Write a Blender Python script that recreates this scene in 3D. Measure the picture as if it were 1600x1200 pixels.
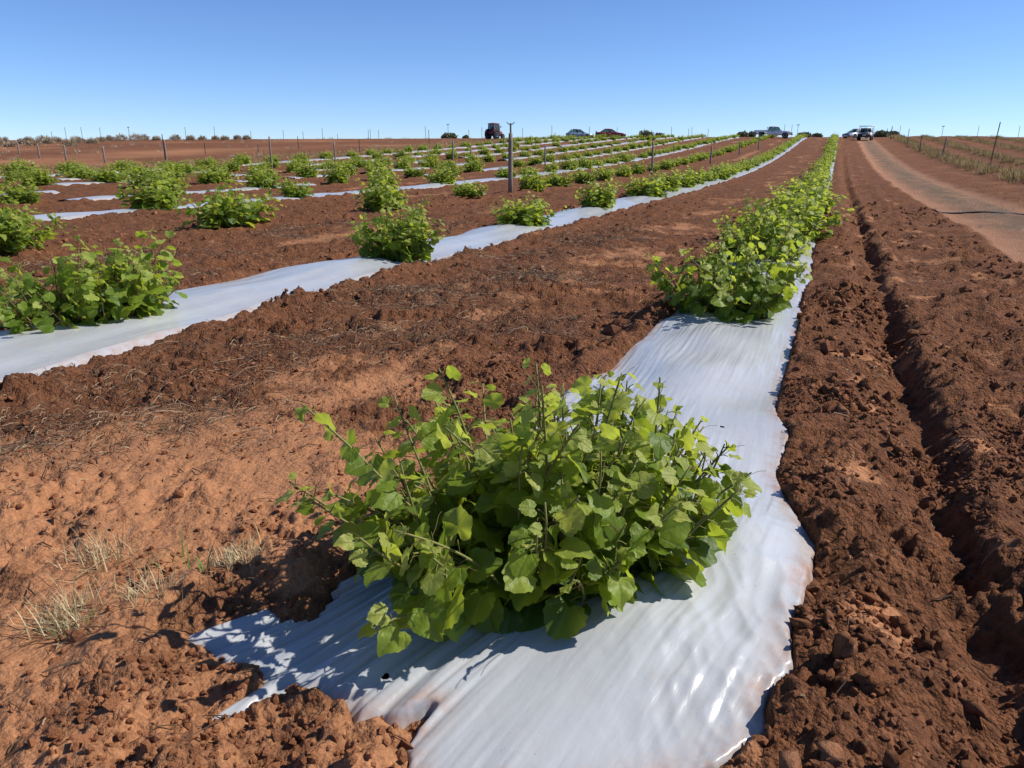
import bpy, bmesh, math, random
import numpy as np
from mathutils import Vector, Matrix

for o in list(bpy.data.objects):
    bpy.data.objects.remove(o)
scene = bpy.context.scene
COL = scene.collection
R = math.radians
random.seed(7)
rng = np.random.default_rng(7)

# ------------------------------------------------------------------ camera
CAM_H = 1.3
YAW, PITCH = R(22.63), math.atan(360 / 1164.0)
cam_d = bpy.data.cameras.new('camera')
cam = bpy.data.objects.new('camera', cam_d)
COL.objects.link(cam)
cam_d.sensor_width = 36.0
cam_d.lens = 36.0 * 1164 / 1600
cam_d.clip_start = 0.05
cam_d.clip_end = 6000
cam.location = (0, 0, CAM_H)
cam.rotation_euler = (R(90) - PITCH, 0, YAW)
scene.camera = cam

# ------------------------------------------------------------------ sky and sun
SUN_EL, SUN_AZ = R(43), R(62)          # azimuth measured clockwise from the row direction (+Y)
world = bpy.data.worlds.new('World')
scene.world = world
world.use_nodes = True
wn = world.node_tree
sky = wn.nodes.new('ShaderNodeTexSky')
sky.sky_type = 'NISHITA'
sky.sun_disc = False
sky.sun_elevation = SUN_EL
sky.sun_rotation = SUN_AZ
sky.altitude = 1500
sky.air_density = 0.85
sky.dust_density = 0.0
sky.ozone_density = 5.0
tint = wn.nodes.new('ShaderNodeMix')            # one even white balance for the whole sky
tint.data_type, tint.blend_type = 'RGBA', 'MULTIPLY'
tint.inputs['Factor'].default_value = 1.0
tint.inputs['B'].default_value = (0.89, 0.985, 1.18, 1)
wn.links.new(sky.outputs[0], tint.inputs['A'])
wn.links.new(tint.outputs['Result'], wn.nodes['Background'].inputs['Color'])
wn.nodes['Background'].inputs['Strength'].default_value = 0.106
sun_d = bpy.data.lights.new('sun', 'SUN')
sun_d.energy = 5.0
sun_d.angle = R(0.53)
sun_d.color = (1.0, 0.95, 0.87)
sun = bpy.data.objects.new('sun', sun_d)
COL.objects.link(sun)
to_sun = Vector((math.sin(SUN_AZ) * math.cos(SUN_EL), math.cos(SUN_AZ) * math.cos(SUN_EL), math.sin(SUN_EL)))
sun.rotation_euler = to_sun.to_track_quat('Z', 'Y').to_euler()
sun.location = (40, 40, 60)

scene.view_settings.view_transform = 'Standard'
scene.view_settings.look = 'None'
scene.view_settings.exposure = 0.25
scene.view_settings.gamma = 1.0
scene.view_settings.use_curve_mapping = False
scene.cycles.max_bounces = 8
scene.cycles.transparent_max_bounces = 12

# ------------------------------------------------------------------ noise
def _hash(ix, iy, seed):
    h = (ix.astype(np.int64) * 374761393 + iy.astype(np.int64) * 668265263 + seed * 144665) & 0xFFFFFFFF
    h = ((h ^ (h >> 13)) * 1274126177) & 0xFFFFFFFF
    h = ((h ^ (h >> 16)) * 2246822519) & 0xFFFFFFFF
    return (h ^ (h >> 15)) / 4294967296.0

def vnoise(x, y, seed=0):
    """gradient noise, about -1..1"""
    xi, yi = np.floor(x), np.floor(y)
    xf, yf = x - xi, y - yi
    u, v = xf * xf * xf * (xf * (xf * 6 - 15) + 10), yf * yf * yf * (yf * (yf * 6 - 15) + 10)
    def g(ax, ay):
        a = _hash(xi + ax, yi + ay, seed) * 2 * np.pi
        return np.cos(a) * (xf - ax) + np.sin(a) * (yf - ay)
    n = (g(0, 0) * (1 - u) + g(1, 0) * u) * (1 - v) + (g(0, 1) * (1 - u) + g(1, 1) * u) * v
    return n * 1.5

def fbm(x, y, octaves=3, seed=0):
    s, a = 0.0, 1.0
    for k in range(octaves):
        s = s + a * vnoise(x, y, seed + k * 17)
        x, y, a = x * 2.03 + 5.1, y * 2.03 + 1.7, a * 0.5
    return s

def lumps(x, y, cell, seed):
    """rounded clod bumps: one per cell, random size"""
    x, y = x / cell, y / cell
    xi, yi = np.floor(x), np.floor(y)
    best = np.zeros_like(x)
    for ax in (-1, 0, 1):
        for ay in (-1, 0, 1):
            cx, cy = xi + ax, yi + ay
            px, py = cx + _hash(cx, cy, seed), cy + _hash(cx, cy, seed + 1)
            rad = 0.25 + 0.55 * _hash(cx, cy, seed + 2) ** 1.5
            q = ((x - px) ** 2 + (y - py) ** 2) / rad ** 2
            best = np.maximum(best, rad * np.sqrt(np.clip(1 - q, 0, 1)))
    return best

def sstep(a, b, x):
    t = np.clip((x - a) / (b - a), 0, 1)
    return t * t * (3 - 2 * t)

# ------------------------------------------------------------------ terrain
HX, HY = -math.sin(YAW), math.cos(YAW)      # the hill rises along this heading
KD = np.array([-50, 0, 28, 40, 50, 60, 70, 80, 90, 100, 112, 124, 136, 150, 9000])
KZ = np.array([0, 0, 0, .13, .38, .72, 1.15, 1.62, 2.12, 2.62, 3.15, 3.6, 3.85, 3.9, 3.9])
ROWS = [-0.62, -5.05, -9.6, -14.5, -19.2, -23.8, -28.4, -33.0, -37.4]      # vine rows, left of the camera
HALF = [0.5, 0.62, 0, 0.48, 0.40, 0.42, 0.40, 0.42, 0.42]                     # half width of the plastic; 0 = none
WEED_ROWS = [7.9, 11.8, 16.4, 21.0]
TRACK = (2.3, 4.75)

SHEET = [(-0.112, 6.9), (-0.112, 6.027), (-0.131, 4.394), (-0.133, 3.799), (-0.05, 3.497), (-0.075, 3.018), (0.016, 2.66), (0.092, 2.443),
         (0.069, 2.147), (0.038, 1.899), (0.048, 1.761), (-0.004, 1.59), (0.012, 1.508), (-0.101, 1.351), (-0.354, 1.15),
         (-0.664, 1.03), (-0.748, 1.16), (-0.743, 1.275), (-0.889, 1.154), (-0.943, 1.194), (-1.051, 1.189), (-1.098, 1.129),
         (-1.29, 0.93), (-1.26, 1.199), (-1.40, 1.20), (-1.62, 1.26), (-1.43, 1.53), (-1.29, 1.526), (-1.247, 1.84),
         (-1.25, 2.362), (-1.231, 3.679), (-1.16, 4.329), (-1.115, 6.129), (-1.115, 6.9)]

def sheet_sd(x, y):
    """signed distance to the outline of the torn near end of the first sheet, positive inside"""
    d = np.full(x.shape, 1e9)
    inside = np.zeros(x.shape, bool)
    n = len(SHEET)
    for i in range(n):
        ax, ay = SHEET[i]
        bx, by = SHEET[(i + 1) % n]
        ex, ey = bx - ax, by - ay
        t = np.clip(((x - ax) * ex + (y - ay) * ey) / (ex * ex + ey * ey), 0, 1)
        d = np.minimum(d, np.hypot(x - ax - t * ex, y - ay - t * ey))
        c = ((ay > y) != (by > y)) & (x < (bx - ax) * (y - ay) / (by - ay + 1e-12) + ax)
        inside ^= c
    return np.where(inside, d, -d)

def base_z(x, y):
    d = HX * x + HY * y
    lat = HY * x - HX * y
    # smooth the knots a little
    z = (np.interp(d - 4, KD, KZ) + np.interp(d, KD, KZ) + np.interp(d + 4, KD, KZ)) / 3
    return z * np.clip(1 + 0.0010 * lat, 0.86, 1.04)

def row_x(i, y):
    return ROWS[i] + 0.07 * vnoise(y * 0.21 + i * 7.3, y * 0 + i * 3.1, 90)

def smooth_z(x, y):
    """hill plus the raised beds, without clods"""
    z = base_z(x, y)
    for i in range(len(ROWS)):
        dx = x - row_x(i, y)
        z = z + 0.085 * np.exp(-(dx / 0.46) ** 2) * (sstep(0.9, 2.2, y) if i == 0 else 1.0)
    for wx in WEED_ROWS:
        z = z + 0.2 * np.exp(-((x - wx) / 0.7) ** 2)
    return z

def plastic_sd(x, y, i):
    half = HALF[i] + (0.14 * (1 - sstep(3.0, 5.5, y)) if i == 1 else 0) + 0.05 * vnoise(y * 0.9 + 3 * i, np.sign(x - ROWS[i]) * 5 + i, 33)
    s = half - np.abs(x - row_x(i, y))
    if i == 0:
        m = y < 6.5
        if np.any(m):
            s = s.copy()
            s[m] = sheet_sd(x[m], y[m])
    return s

def masks(x, y):
    """soil states: cover = under plastic, crust = dry orange crust, track = driven tan earth, weed = track middle, litter"""
    cover = np.zeros_like(x)
    bed = np.zeros_like(x)
    for i in range(len(ROWS)):
        dx = np.abs(x - ROWS[i])
        near = dx < 2.2
        if HALF[i] and np.any(near):
            s = plastic_sd(x[near], y[near], i)
            if i == 0:      # the torn tip lies half under soil
                s = s - 0.055 * sstep(0.85, 1.1, -x[near]) * (1 - sstep(1.45, 1.7, y[near]))
            cover[near] = np.maximum(cover[near], sstep(-0.005, 0.035, s))
        bed = np.maximum(bed, 1 - sstep(0.9, 1.5, dx))
    field = (x > -41) & (x < 1.8)
    n = fbm(x * 0.55, y * 0.55, 3, 11)
    n2 = fbm(x * 2.2, y * 2.2, 3, 12)
    band = np.exp(-((x + 2.35) / 1.15) ** 2) * (1 - 0.6 * sstep(2.0, 4.4, y))
    crust = 0.9 * sstep(0.15, 0.85, band + 0.38 * n + 0.34 * n2 - 0.05)
    near_end = (1 - sstep(1.25, 1.7, y)) * (x < 0.0) * (x > -4)
    crust = np.maximum(crust, near_end * np.clip(0.75 + 0.4 * n2, 0, 1))
    path = np.zeros_like(x)
    for i in range(1, len(ROWS) - 1):
        mid = 0.5 * (ROWS[i] + ROWS[i + 1]) + 0.25 * vnoise(y * 0.1, y * 0 + i, 5)
        path = np.maximum(path, np.exp(-((x - mid) / 0.42) ** 2) * sstep(-0.2, 0.35, fbm(x * 0.5, y * 0.16, 2, 40 + i)))
    crust = np.maximum(crust, path * 0.75)
    crust = np.maximum(crust, 0.75 * sstep(0.35, 0.8, n2 + 0.3 * n) * (x > 0.1) * (x < 1.9))
    crust = np.where(x < -41, 0.28 + 0.45 * np.clip(fbm(x * 0.06, y * 0.06, 3, 60), -1, 1), crust)
    crust = np.where(x > 4.6, 0.25 + 0.25 * np.clip(n, -1, 1), crust)
    wob = 0.12 * vnoise(y * 0.3, y * 0 + 2.0, 70)
    track = sstep(TRACK[0] - 0.1, TRACK[0] + 0.15, x + wob) * (1 - sstep(TRACK[1] - 0.3, TRACK[1] + 0.1, x + wob))
    weed = np.exp(-((x + wob - 3.6) / 0.70) ** 4) * np.clip(0.85 + 0.6 * fbm(x * 1.5, y * 0.4, 3, 71), 0, 1)
    litter = np.clip(sstep(0.05, 0.7, fbm(x * 0.75 + 9, y * 0.75, 3, 81)), 0, 1) * (x < -1.6) * (x > -41)
    for hx, hy, hr in ((-3.3, 2.15, 0.42), (-2.95, 2.75, 0.35), (-3.6, 6.0, 0.5), (-2.9, 7.6, 0.55), (-3.5, 9.2, 0.5), (-2.2, 5.2, 0.4)):
        litter = np.maximum(litter, 1.25 * np.exp(-((x - hx) ** 2 + (y - hy) ** 2) / hr ** 2) + 0.3 * n2 * np.exp(-((x - hx) ** 2 + (y - hy) ** 2) / (1.6 * hr) ** 2))
    return cover, bed, np.clip(crust, 0, 1), track, np.clip(weed, 0, 1) * track, np.clip(litter, 0, 1)

def ground_z(x, y, m=None):
    x, y = np.asarray(x, float), np.asarray(y, float)
    cover, bed, crust, track, weed, litter = m if m is not None else masks(x, y)
    r = np.hypot(x, y)
    z = smooth_z(x, y)
    tilled = np.clip(1 - 0.5 * crust - 0.8 * track, 0.15, 1)
    tilled = np.where(x < -41, 0.5, tilled)
    fade = np.clip(1.25 - r / 90, 0.25, 1)
    micro = 0.035 * fbm(x * 0.9, y * 0.9, 3, 1)
    micro = micro + 0.030 * tilled * fbm(x * 4.3, y * 4.3, 3, 2) * fade
    wx, wy = x + 0.025 * fbm(x * 9, y * 9, 2, 26), y + 0.025 * fbm(x * 9, y * 9, 2, 27)
    clump = np.clip(0.55 + 0.9 * fbm(x * 1.4, y * 1.4, 2, 9), 0.1, 1.4)
    micro = micro + tilled * clump * (0.050 * lumps(wx, wy, 0.19, 3) + 0.050 * lumps(wx, wy, 0.085, 4) + 0.042 * lumps(wx, wy, 0.045, 5) + 0.012 * np.abs(fbm(x * 17, y * 17, 3, 6))) * np.where(r < 40, 1, 0.6)
    micro = micro + 0.012 * litter * np.abs(fbm(x * 9, y * 9, 2, 8))
    # soil thrown over the edges of the plastic
    for i in range(len(ROWS)):
        if not HALF[i]:
            continue
        near = np.abs(x - ROWS[i]) < 1.8
        if not np.any(near):
            continue
        s = plastic_sd(x[near], y[near], i)
        amp = 0.05 + 0.035 * vnoise(x[near] * 1.7, y[near] * 1.7, 14 + i)
        if i == 0:
            amp = amp * np.where(x[near] > -0.6, 0.55, 1.0) * np.where(y[near] < 1.5, 0.6, 1.0)
        if i == 1:
            amp = amp * np.where(y[near] < 5.0, 0.5, 1.0)
        micro[near] = micro[near] + amp * np.exp(-((s + 0.11) / 0.10) ** 2)
    # the long furrow right of the first row
    xf = 0.56 + 0.035 * vnoise(y * 0.7, y * 0 + 0.5, 21) + 0.03 * fbm(x * 5, y * 5, 3, 24)
    u = x - xf
    furrow = np.where(u > 0, np.exp(-(u / 0.06) ** 2), np.exp(-(u / 0.12) ** 2)) * np.clip(0.85 + 0.35 * fbm(x * 2, y * 2, 2, 25), 0.4, 1.2)
    depth = 0.10 + 0.045 * vnoise(y * 0.8, y * 0 + 3.5, 22)
    micro = micro * (1 - 0.1 * furrow) - depth * furrow + 0.05 * np.exp(-((u - 0.16) / 0.1) ** 2) + 0.055 * np.exp(-((u + 0.36) / 0.17) ** 2)
    micro = micro + 0.03 * np.sin((x - 1.2) * 9 + 2 * vnoise(x * 0.6, y * 0.6, 23)) * np.exp(-((x - 1.45) / 0.5) ** 2) * 0.5
    # wheel ruts of the track
    micro = micro - track * (0.05 + 0.03 * (np.exp(-((x - 2.75) / 0.28) ** 2) + np.exp(-((x - 4.3) / 0.25) ** 2)))
    z = z + micro * (1 - cover) - 0.05 * cover
    return z

def gz(x, y):
    return float(ground_z(np.array([float(x)]), np.array([float(y)]))[0])

# ------------------------------------------------------------------ materials
def new_mat(name):
    m = bpy.data.materials.new(name)
    m.use_nodes = True
    nt = m.node_tree
    return m, nt, nt.nodes['Principled BSDF']

def N(nt, kind, **kw):
    n = nt.nodes.new(kind)
    for k, v in kw.items():
        setattr(n, k, v)
    return n

def noise_node(nt, co, scale, detail=3, rough=0.55):
    n = N(nt, 'ShaderNodeTexNoise')
    n.inputs['Scale'].default_value = scale
    n.inputs['Detail'].default_value = detail
    n.inputs['Roughness'].default_value = rough
    nt.links.new(co, n.inputs['Vector'])
    return n.outputs['Fac']

def mix(nt, fac, a, b, mode='MIX'):
    n = N(nt, 'ShaderNodeMix', data_type='RGBA', blend_type=mode)
    for sock, v in ((n.inputs['Factor'], fac), (n.inputs['A'], a), (n.inputs['B'], b)):
        if isinstance(v, bpy.types.NodeSocket):
            nt.links.new(v, sock)
        elif isinstance(v, (int, float)):
            sock.default_value = v
        else:
            sock.default_value = (*v, 1)
    return n.outputs['Result']

def math_n(nt, op, a, b=0.0, c=None):
    n = N(nt, 'ShaderNodeMath', operation=op)
    for k, v in enumerate((a, b) if c is None else (a, b, c)):
        if isinstance(v, bpy.types.NodeSocket):
            nt.links.new(v, n.inputs[k])
        else:
            n.inputs[k].default_value = v
    return n.outputs[0]

def ramp(nt, fac, lo, hi):
    n = N(nt, 'ShaderNodeMapRange')
    n.inputs['From Min'].default_value = lo
    n.inputs['From Max'].default_value = hi
    nt.links.new(fac, n.inputs['Value'])
    return n.outputs['Result']

def bump(nt, bsdf, height, strength, dist):
    b = N(nt, 'ShaderNodeBump')
    b.inputs['Strength'].default_value = strength
    b.inputs['Distance'].default_value = dist
    nt.links.new(height, b.inputs['Height'])
    nt.links.new(b.outputs[0], bsdf.inputs['Normal'])

def attr(nt, name):
    a = N(nt, 'ShaderNodeAttribute', attribute_name=name)
    return a.outputs['Fac']

SOIL_DARK, SOIL_MID, SOIL_ORANGE = (0.115, 0.047, 0.023), (0.305, 0.128, 0.058), (0.48, 0.230, 0.110)

def soil_material():
    m, nt, b = new_mat('red_soil')
    co = N(nt, 'ShaderNodeTexCoord').outputs['Object']
    n1 = noise_node(nt, co, 1.7, 4)
    n2 = noise_node(nt, co, 14, 4, 0.65)
    n3 = noise_node(nt, co, 75, 3, 0.7)
    c = mix(nt, ramp(nt, n2, 0.33, 0.68), SOIL_DARK, SOIL_MID)
    c = mix(nt, math_n(nt, 'MULTIPLY', ramp(nt, n1, 0.45, 0.75), 0.45), c, (0.27, 0.108, 0.050))
    crust = attr(nt, 'crust')
    ed = math_n(nt, 'ADD', crust, math_n(nt, 'MULTIPLY', math_n(nt, 'SUBTRACT', n2, 0.5), 0.9))
    o = mix(nt, ramp(nt, n3, 0.3, 0.75), (0.29, 0.126, 0.059), SOIL_ORANGE)
    c = mix(nt, ramp(nt, ed, 0.25, 0.72), c, o)
    lit = math_n(nt, 'MULTIPLY', attr(nt, 'litter'), ramp(nt, n3, 0.30, 0.62))
    c = mix(nt, math_n(nt, 'MULTIPLY', lit, 0.55), c, (0.11, 0.058, 0.034))
    tr = attr(nt, 'track')
    tc = mix(nt, n2, (0.38, 0.175, 0.092), (0.52, 0.28, 0.165))
    c = mix(nt, tr, c, tc)
    we = math_n(nt, 'MULTIPLY', attr(nt, 'weed'), ramp(nt, math_n(nt, 'ADD', math_n(nt, 'MULTIPLY', n3, 0.5), math_n(nt, 'MULTIPLY', n2, 0.5)), 0.36, 0.50))
    c = mix(nt, we, c, (0.19, 0.135, 0.085))
    c = mix(nt, 0.35, c, mix(nt, n3, (0.55, 0.55, 0.55), (1, 1, 1)), 'MULTIPLY')
    nt.links.new(c, b.inputs['Base Color'])
    b.inputs['Roughness'].default_value = 0.95
    b.inputs['Specular IOR Level'].default_value = 0.15
    hgt = math_n(nt, 'ADD', math_n(nt, 'MULTIPLY', noise_node(nt, co, 55, 5, 0.7), 1.0), math_n(nt, 'MULTIPLY', noise_node(nt, co, 210, 2, 0.6), 0.35))
    for sc, amp in ((38, 0.9), (90, 0.5)):
        vo = N(nt, 'ShaderNodeTexVoronoi')
        vo.inputs['Scale'].default_value = sc
        nt.links.new(co, vo.inputs['Vector'])
        hgt = math_n(nt, 'SUBTRACT', hgt, math_n(nt, 'MULTIPLY', vo.outputs['Distance'], amp))
    bump(nt, b, hgt, 0.9, 0.028)
    bn = b.inputs['Normal'].links[0].from_node
    nt.links.new(math_n(nt, 'SUBTRACT', 0.95, math_n(nt, 'MULTIPLY', ramp(nt, ed, 0.35, 0.9), 0.55)), bn.inputs['Strength'])
    return m

def clod_material():
    m, nt, b = new_mat('soil_clod')
    co = N(nt, 'ShaderNodeTexCoord').outputs['Object']
    g = N(nt, 'ShaderNodeNewGeometry').outputs['Random Per Island']
    n = noise_node(nt, co, 40, 4, 0.65)
    warm = attr(nt, 'crust')
    c = mix(nt, ramp(nt, n, 0.3, 0.7), SOIL_DARK, SOIL_MID)
    c = mix(nt, math_n(nt, 'MULTIPLY', g, 0.5), c, (0.25, 0.10, 0.048))
    c = mix(nt, ramp(nt, g, 0.72, 1.0), c, (0.40, 0.19, 0.10))
    c = mix(nt, warm, c, mix(nt, g, (0.30, 0.115, 0.05), (0.42, 0.175, 0.08)))
    nt.links.new(c, b.inputs['Base Color'])
    b.inputs['Roughness'].default_value = 0.95
    b.inputs['Specular IOR Level'].default_value = 0.15
    bump(nt, b, noise_node(nt, co, 70, 5, 0.75), 1.0, 0.02)
    return m

def island_material(name, cols, rough=0.8, transl=0.0):
    """colour picked per separate piece"""
    m, nt, b = new_mat(name)
    g = N(nt, 'ShaderNodeNewGeometry').outputs['Random Per Island']
    cr = N(nt, 'ShaderNodeValToRGB')
    el = cr.color_ramp.elements
    while len(el) < len(cols):
        el.new(0.5)
    for k, c in enumerate(cols):
        el[k].position = k / (len(cols) - 1)
        el[k].color = (*c, 1)
    nt.links.new(g, cr.inputs['Fac'])
    nt.links.new(cr.outputs[0], b.inputs['Base Color'])
    b.inputs['Roughness'].default_value = rough
    b.inputs['Specular IOR Level'].default_value = 0.25
    if transl:
        t = N(nt, 'ShaderNodeBsdfTranslucent')
        nt.links.new(cr.outputs[0], t.inputs['Color'])
        ms = N(nt, 'ShaderNodeMixShader')
        ms.inputs[0].default_value = transl
        nt.links.new(b.outputs[0], ms.inputs[1])
        nt.links.new(t.outputs[0], ms.inputs[2])
        nt.links.new(ms.outputs[0], nt.nodes['Material Output'].inputs['Surface'])
    return m

def leaf_material():
    m, nt, b = new_mat('vine_leaf')
    g = N(nt, 'ShaderNodeNewGeometry')
    rnd = math_n(nt, 'FRACT', math_n(nt, 'ADD', g.outputs['Random Per Island'], N(nt, 'ShaderNodeObjectInfo').outputs['Random']))
    age = attr(nt, 'age')
    a2 = math_n(nt, 'ADD', age, math_n(nt, 'MULTIPLY', math_n(nt, 'SUBTRACT', rnd, 0.5), 0.55))
    cr = N(nt, 'ShaderNodeValToRGB')
    el = cr.color_ramp.elements
    el.new(0.5)
    for k, (p, c) in enumerate(((0.0, (0.064, 0.126, 0.014)), (0.45, (0.195, 0.285, 0.028)), (1.0, (0.44, 0.46, 0.11)))):
        el[k].position = p
        el[k].color = (*c, 1)
    nt.links.new(a2, cr.inputs['Fac'])
    # veins from the leaf's own coordinates
    uv = N(nt, 'ShaderNodeUVMap').outputs[0]
    sp = N(nt, 'ShaderNodeSeparateXYZ')
    nt.links.new(uv, sp.inputs[0])
    ang = math_n(nt, 'ARCTAN2', math_n(nt, 'SUBTRACT', sp.outputs['X'], 0.5), math_n(nt, 'ADD', sp.outputs['Y'], 0.03))
    vein = math_n(nt, 'POWER', math_n(nt, 'ABSOLUTE', math_n(nt, 'COSINE', math_n(nt, 'MULTIPLY', ang, 4.2))), 26.0)
    wv = N(nt, 'ShaderNodeTexNoise')
    wv.inputs['Scale'].default_value = 9
    nt.links.new(uv, wv.inputs['Vector'])
    c = mix(nt, math_n(nt, 'MULTIPLY', vein, 0.38), cr.outputs[0], (0.24, 0.33, 0.09))
    c = mix(nt, 0.5, c, mix(nt, wv.outputs['Fac'], (0.6, 0.6, 0.6), (1.25, 1.25, 1.2)), 'MULTIPLY')
    nt.links.new(c, b.inputs['Base Color'])
    b.inputs['Roughness'].default_value = 0.45
    b.inputs['Specular IOR Level'].default_value = 0.32
    bp = N(nt, 'ShaderNodeBump')
    bp.inputs['Strength'].default_value = 0.5
    bp.inputs['Distance'].default_value = 0.004
    nt.links.new(math_n(nt, 'SUBTRACT', wv.outputs['Fac'], math_n(nt, 'MULTIPLY', vein, 0.6)), bp.inputs['Height'])
    nt.links.new(bp.outputs[0], b.inputs['Normal'])
    t = N(nt, 'ShaderNodeBsdfTranslucent')
    tc = mix(nt, 0.55, c, (0.62, 0.70, 0.045))
    nt.links.new(tc, t.inputs['Color'])
    ms = N(nt, 'ShaderNodeMixShader')
    ms.inputs[0].default_value = 0.52
    nt.links.new(b.outputs[0], ms.inputs[1])
    nt.links.new(t.outputs[0], ms.inputs[2])
    nt.links.new(ms.outputs[0], nt.nodes['Material Output'].inputs['Surface'])
    return m

def plastic_material():
    m, nt, b = new_mat('white_mulch_film')
    co = N(nt, 'ShaderNodeTexCoord').outputs['Object']
    n = noise_node(nt, co, 2.2, 4, 0.6)
    dirt = attr(nt, 'dirt')
    c = mix(nt, ramp(nt, n, 0.3, 0.7), (0.375, 0.39, 0.405), (0.435, 0.445, 0.455))
    fac = math_n(nt, 'MULTIPLY', dirt, ramp(nt, noise_node(nt, co, 11, 4, 0.7), 0.35, 0.7))
    c = mix(nt, fac, c, (0.36, 0.19, 0.11))
    spl = math_n(nt, 'MULTIPLY', ramp(nt, noise_node(nt, co, 95, 2, 0.6), 0.66, 0.74), ramp(nt, noise_node(nt, co, 3.1, 3, 0.6), 0.42, 0.7))
    c = mix(nt, math_n(nt, 'MULTIPLY', spl, 0.65), c, (0.30, 0.15, 0.08))
    c = mix(nt, math_n(nt, 'MULTIPLY', ramp(nt, noise_node(nt, co, 6.5, 5, 0.7), 0.5, 0.8), 0.22), c, (0.40, 0.29, 0.21))
    nt.links.new(c, b.inputs['Base Color'])
    b.inputs['Roughness'].default_value = 0.27
    b.inputs['Specular IOR Level'].default_value = 0.5
    pv = N(nt, 'ShaderNodeCombineXYZ')               # pleats run along the pull of the film
    nt.links.new(math_n(nt, 'MULTIPLY', attr(nt, 'pleat'), 20.0), pv.inputs['X'])
    nt.links.new(math_n(nt, 'MULTIPLY', attr(nt, 'along'), 2.6), pv.inputs['Y'])
    cr = noise_node(nt, co, 9, 3, 0.5)
    hgt = math_n(nt, 'ADD', noise_node(nt, pv.outputs[0], 1.0, 4, 0.6), math_n(nt, 'MULTIPLY', math_n(nt, 'ABSOLUTE', math_n(nt, 'SUBTRACT', cr, 0.5)), 0.9))
    bump(nt, b, hgt, 0.30, 0.010)
    return m

def plain(name, col, rough=0.6, metal=0.0, coat=0.0, noise=0.0, scale=20, transm=0.0):
    m, nt, b = new_mat(name)
    b.inputs['Roughness'].default_value = rough
    b.inputs['Metallic'].default_value = metal
    b.inputs['Coat Weight'].default_value = coat
    b.inputs['Base Color'].default_value = (*col, 1)
    if noise:
        co = N(nt, 'ShaderNodeTexCoord').outputs['Object']
        f = noise_node(nt, co, scale, 4, 0.6)
        c = mix(nt, f, tuple(v * (1 - noise) for v in col), tuple(min(1, v * (1 + noise)) for v in col))
        nt.links.new(c, b.inputs['Base Color'])
    return m

def glass_material():
    m, nt, b = new_mat('car_glass')
    b.inputs['Base Color'].default_value = (0.02, 0.025, 0.03, 1)
    b.inputs['Roughness'].default_value = 0.05
    t = N(nt, 'ShaderNodeBsdfTransparent')
    t.inputs['Color'].default_value = (0.72, 0.8, 0.8, 1)
    ms = N(nt, 'ShaderNodeMixShader')
    ms.inputs[0].default_value = 0.72
    nt.links.new(b.outputs[0], ms.inputs[1])
    nt.links.new(t.outputs[0], ms.inputs[2])
    nt.links.new(ms.outputs[0], nt.nodes['Material Output'].inputs['Surface'])
    return m

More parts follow.
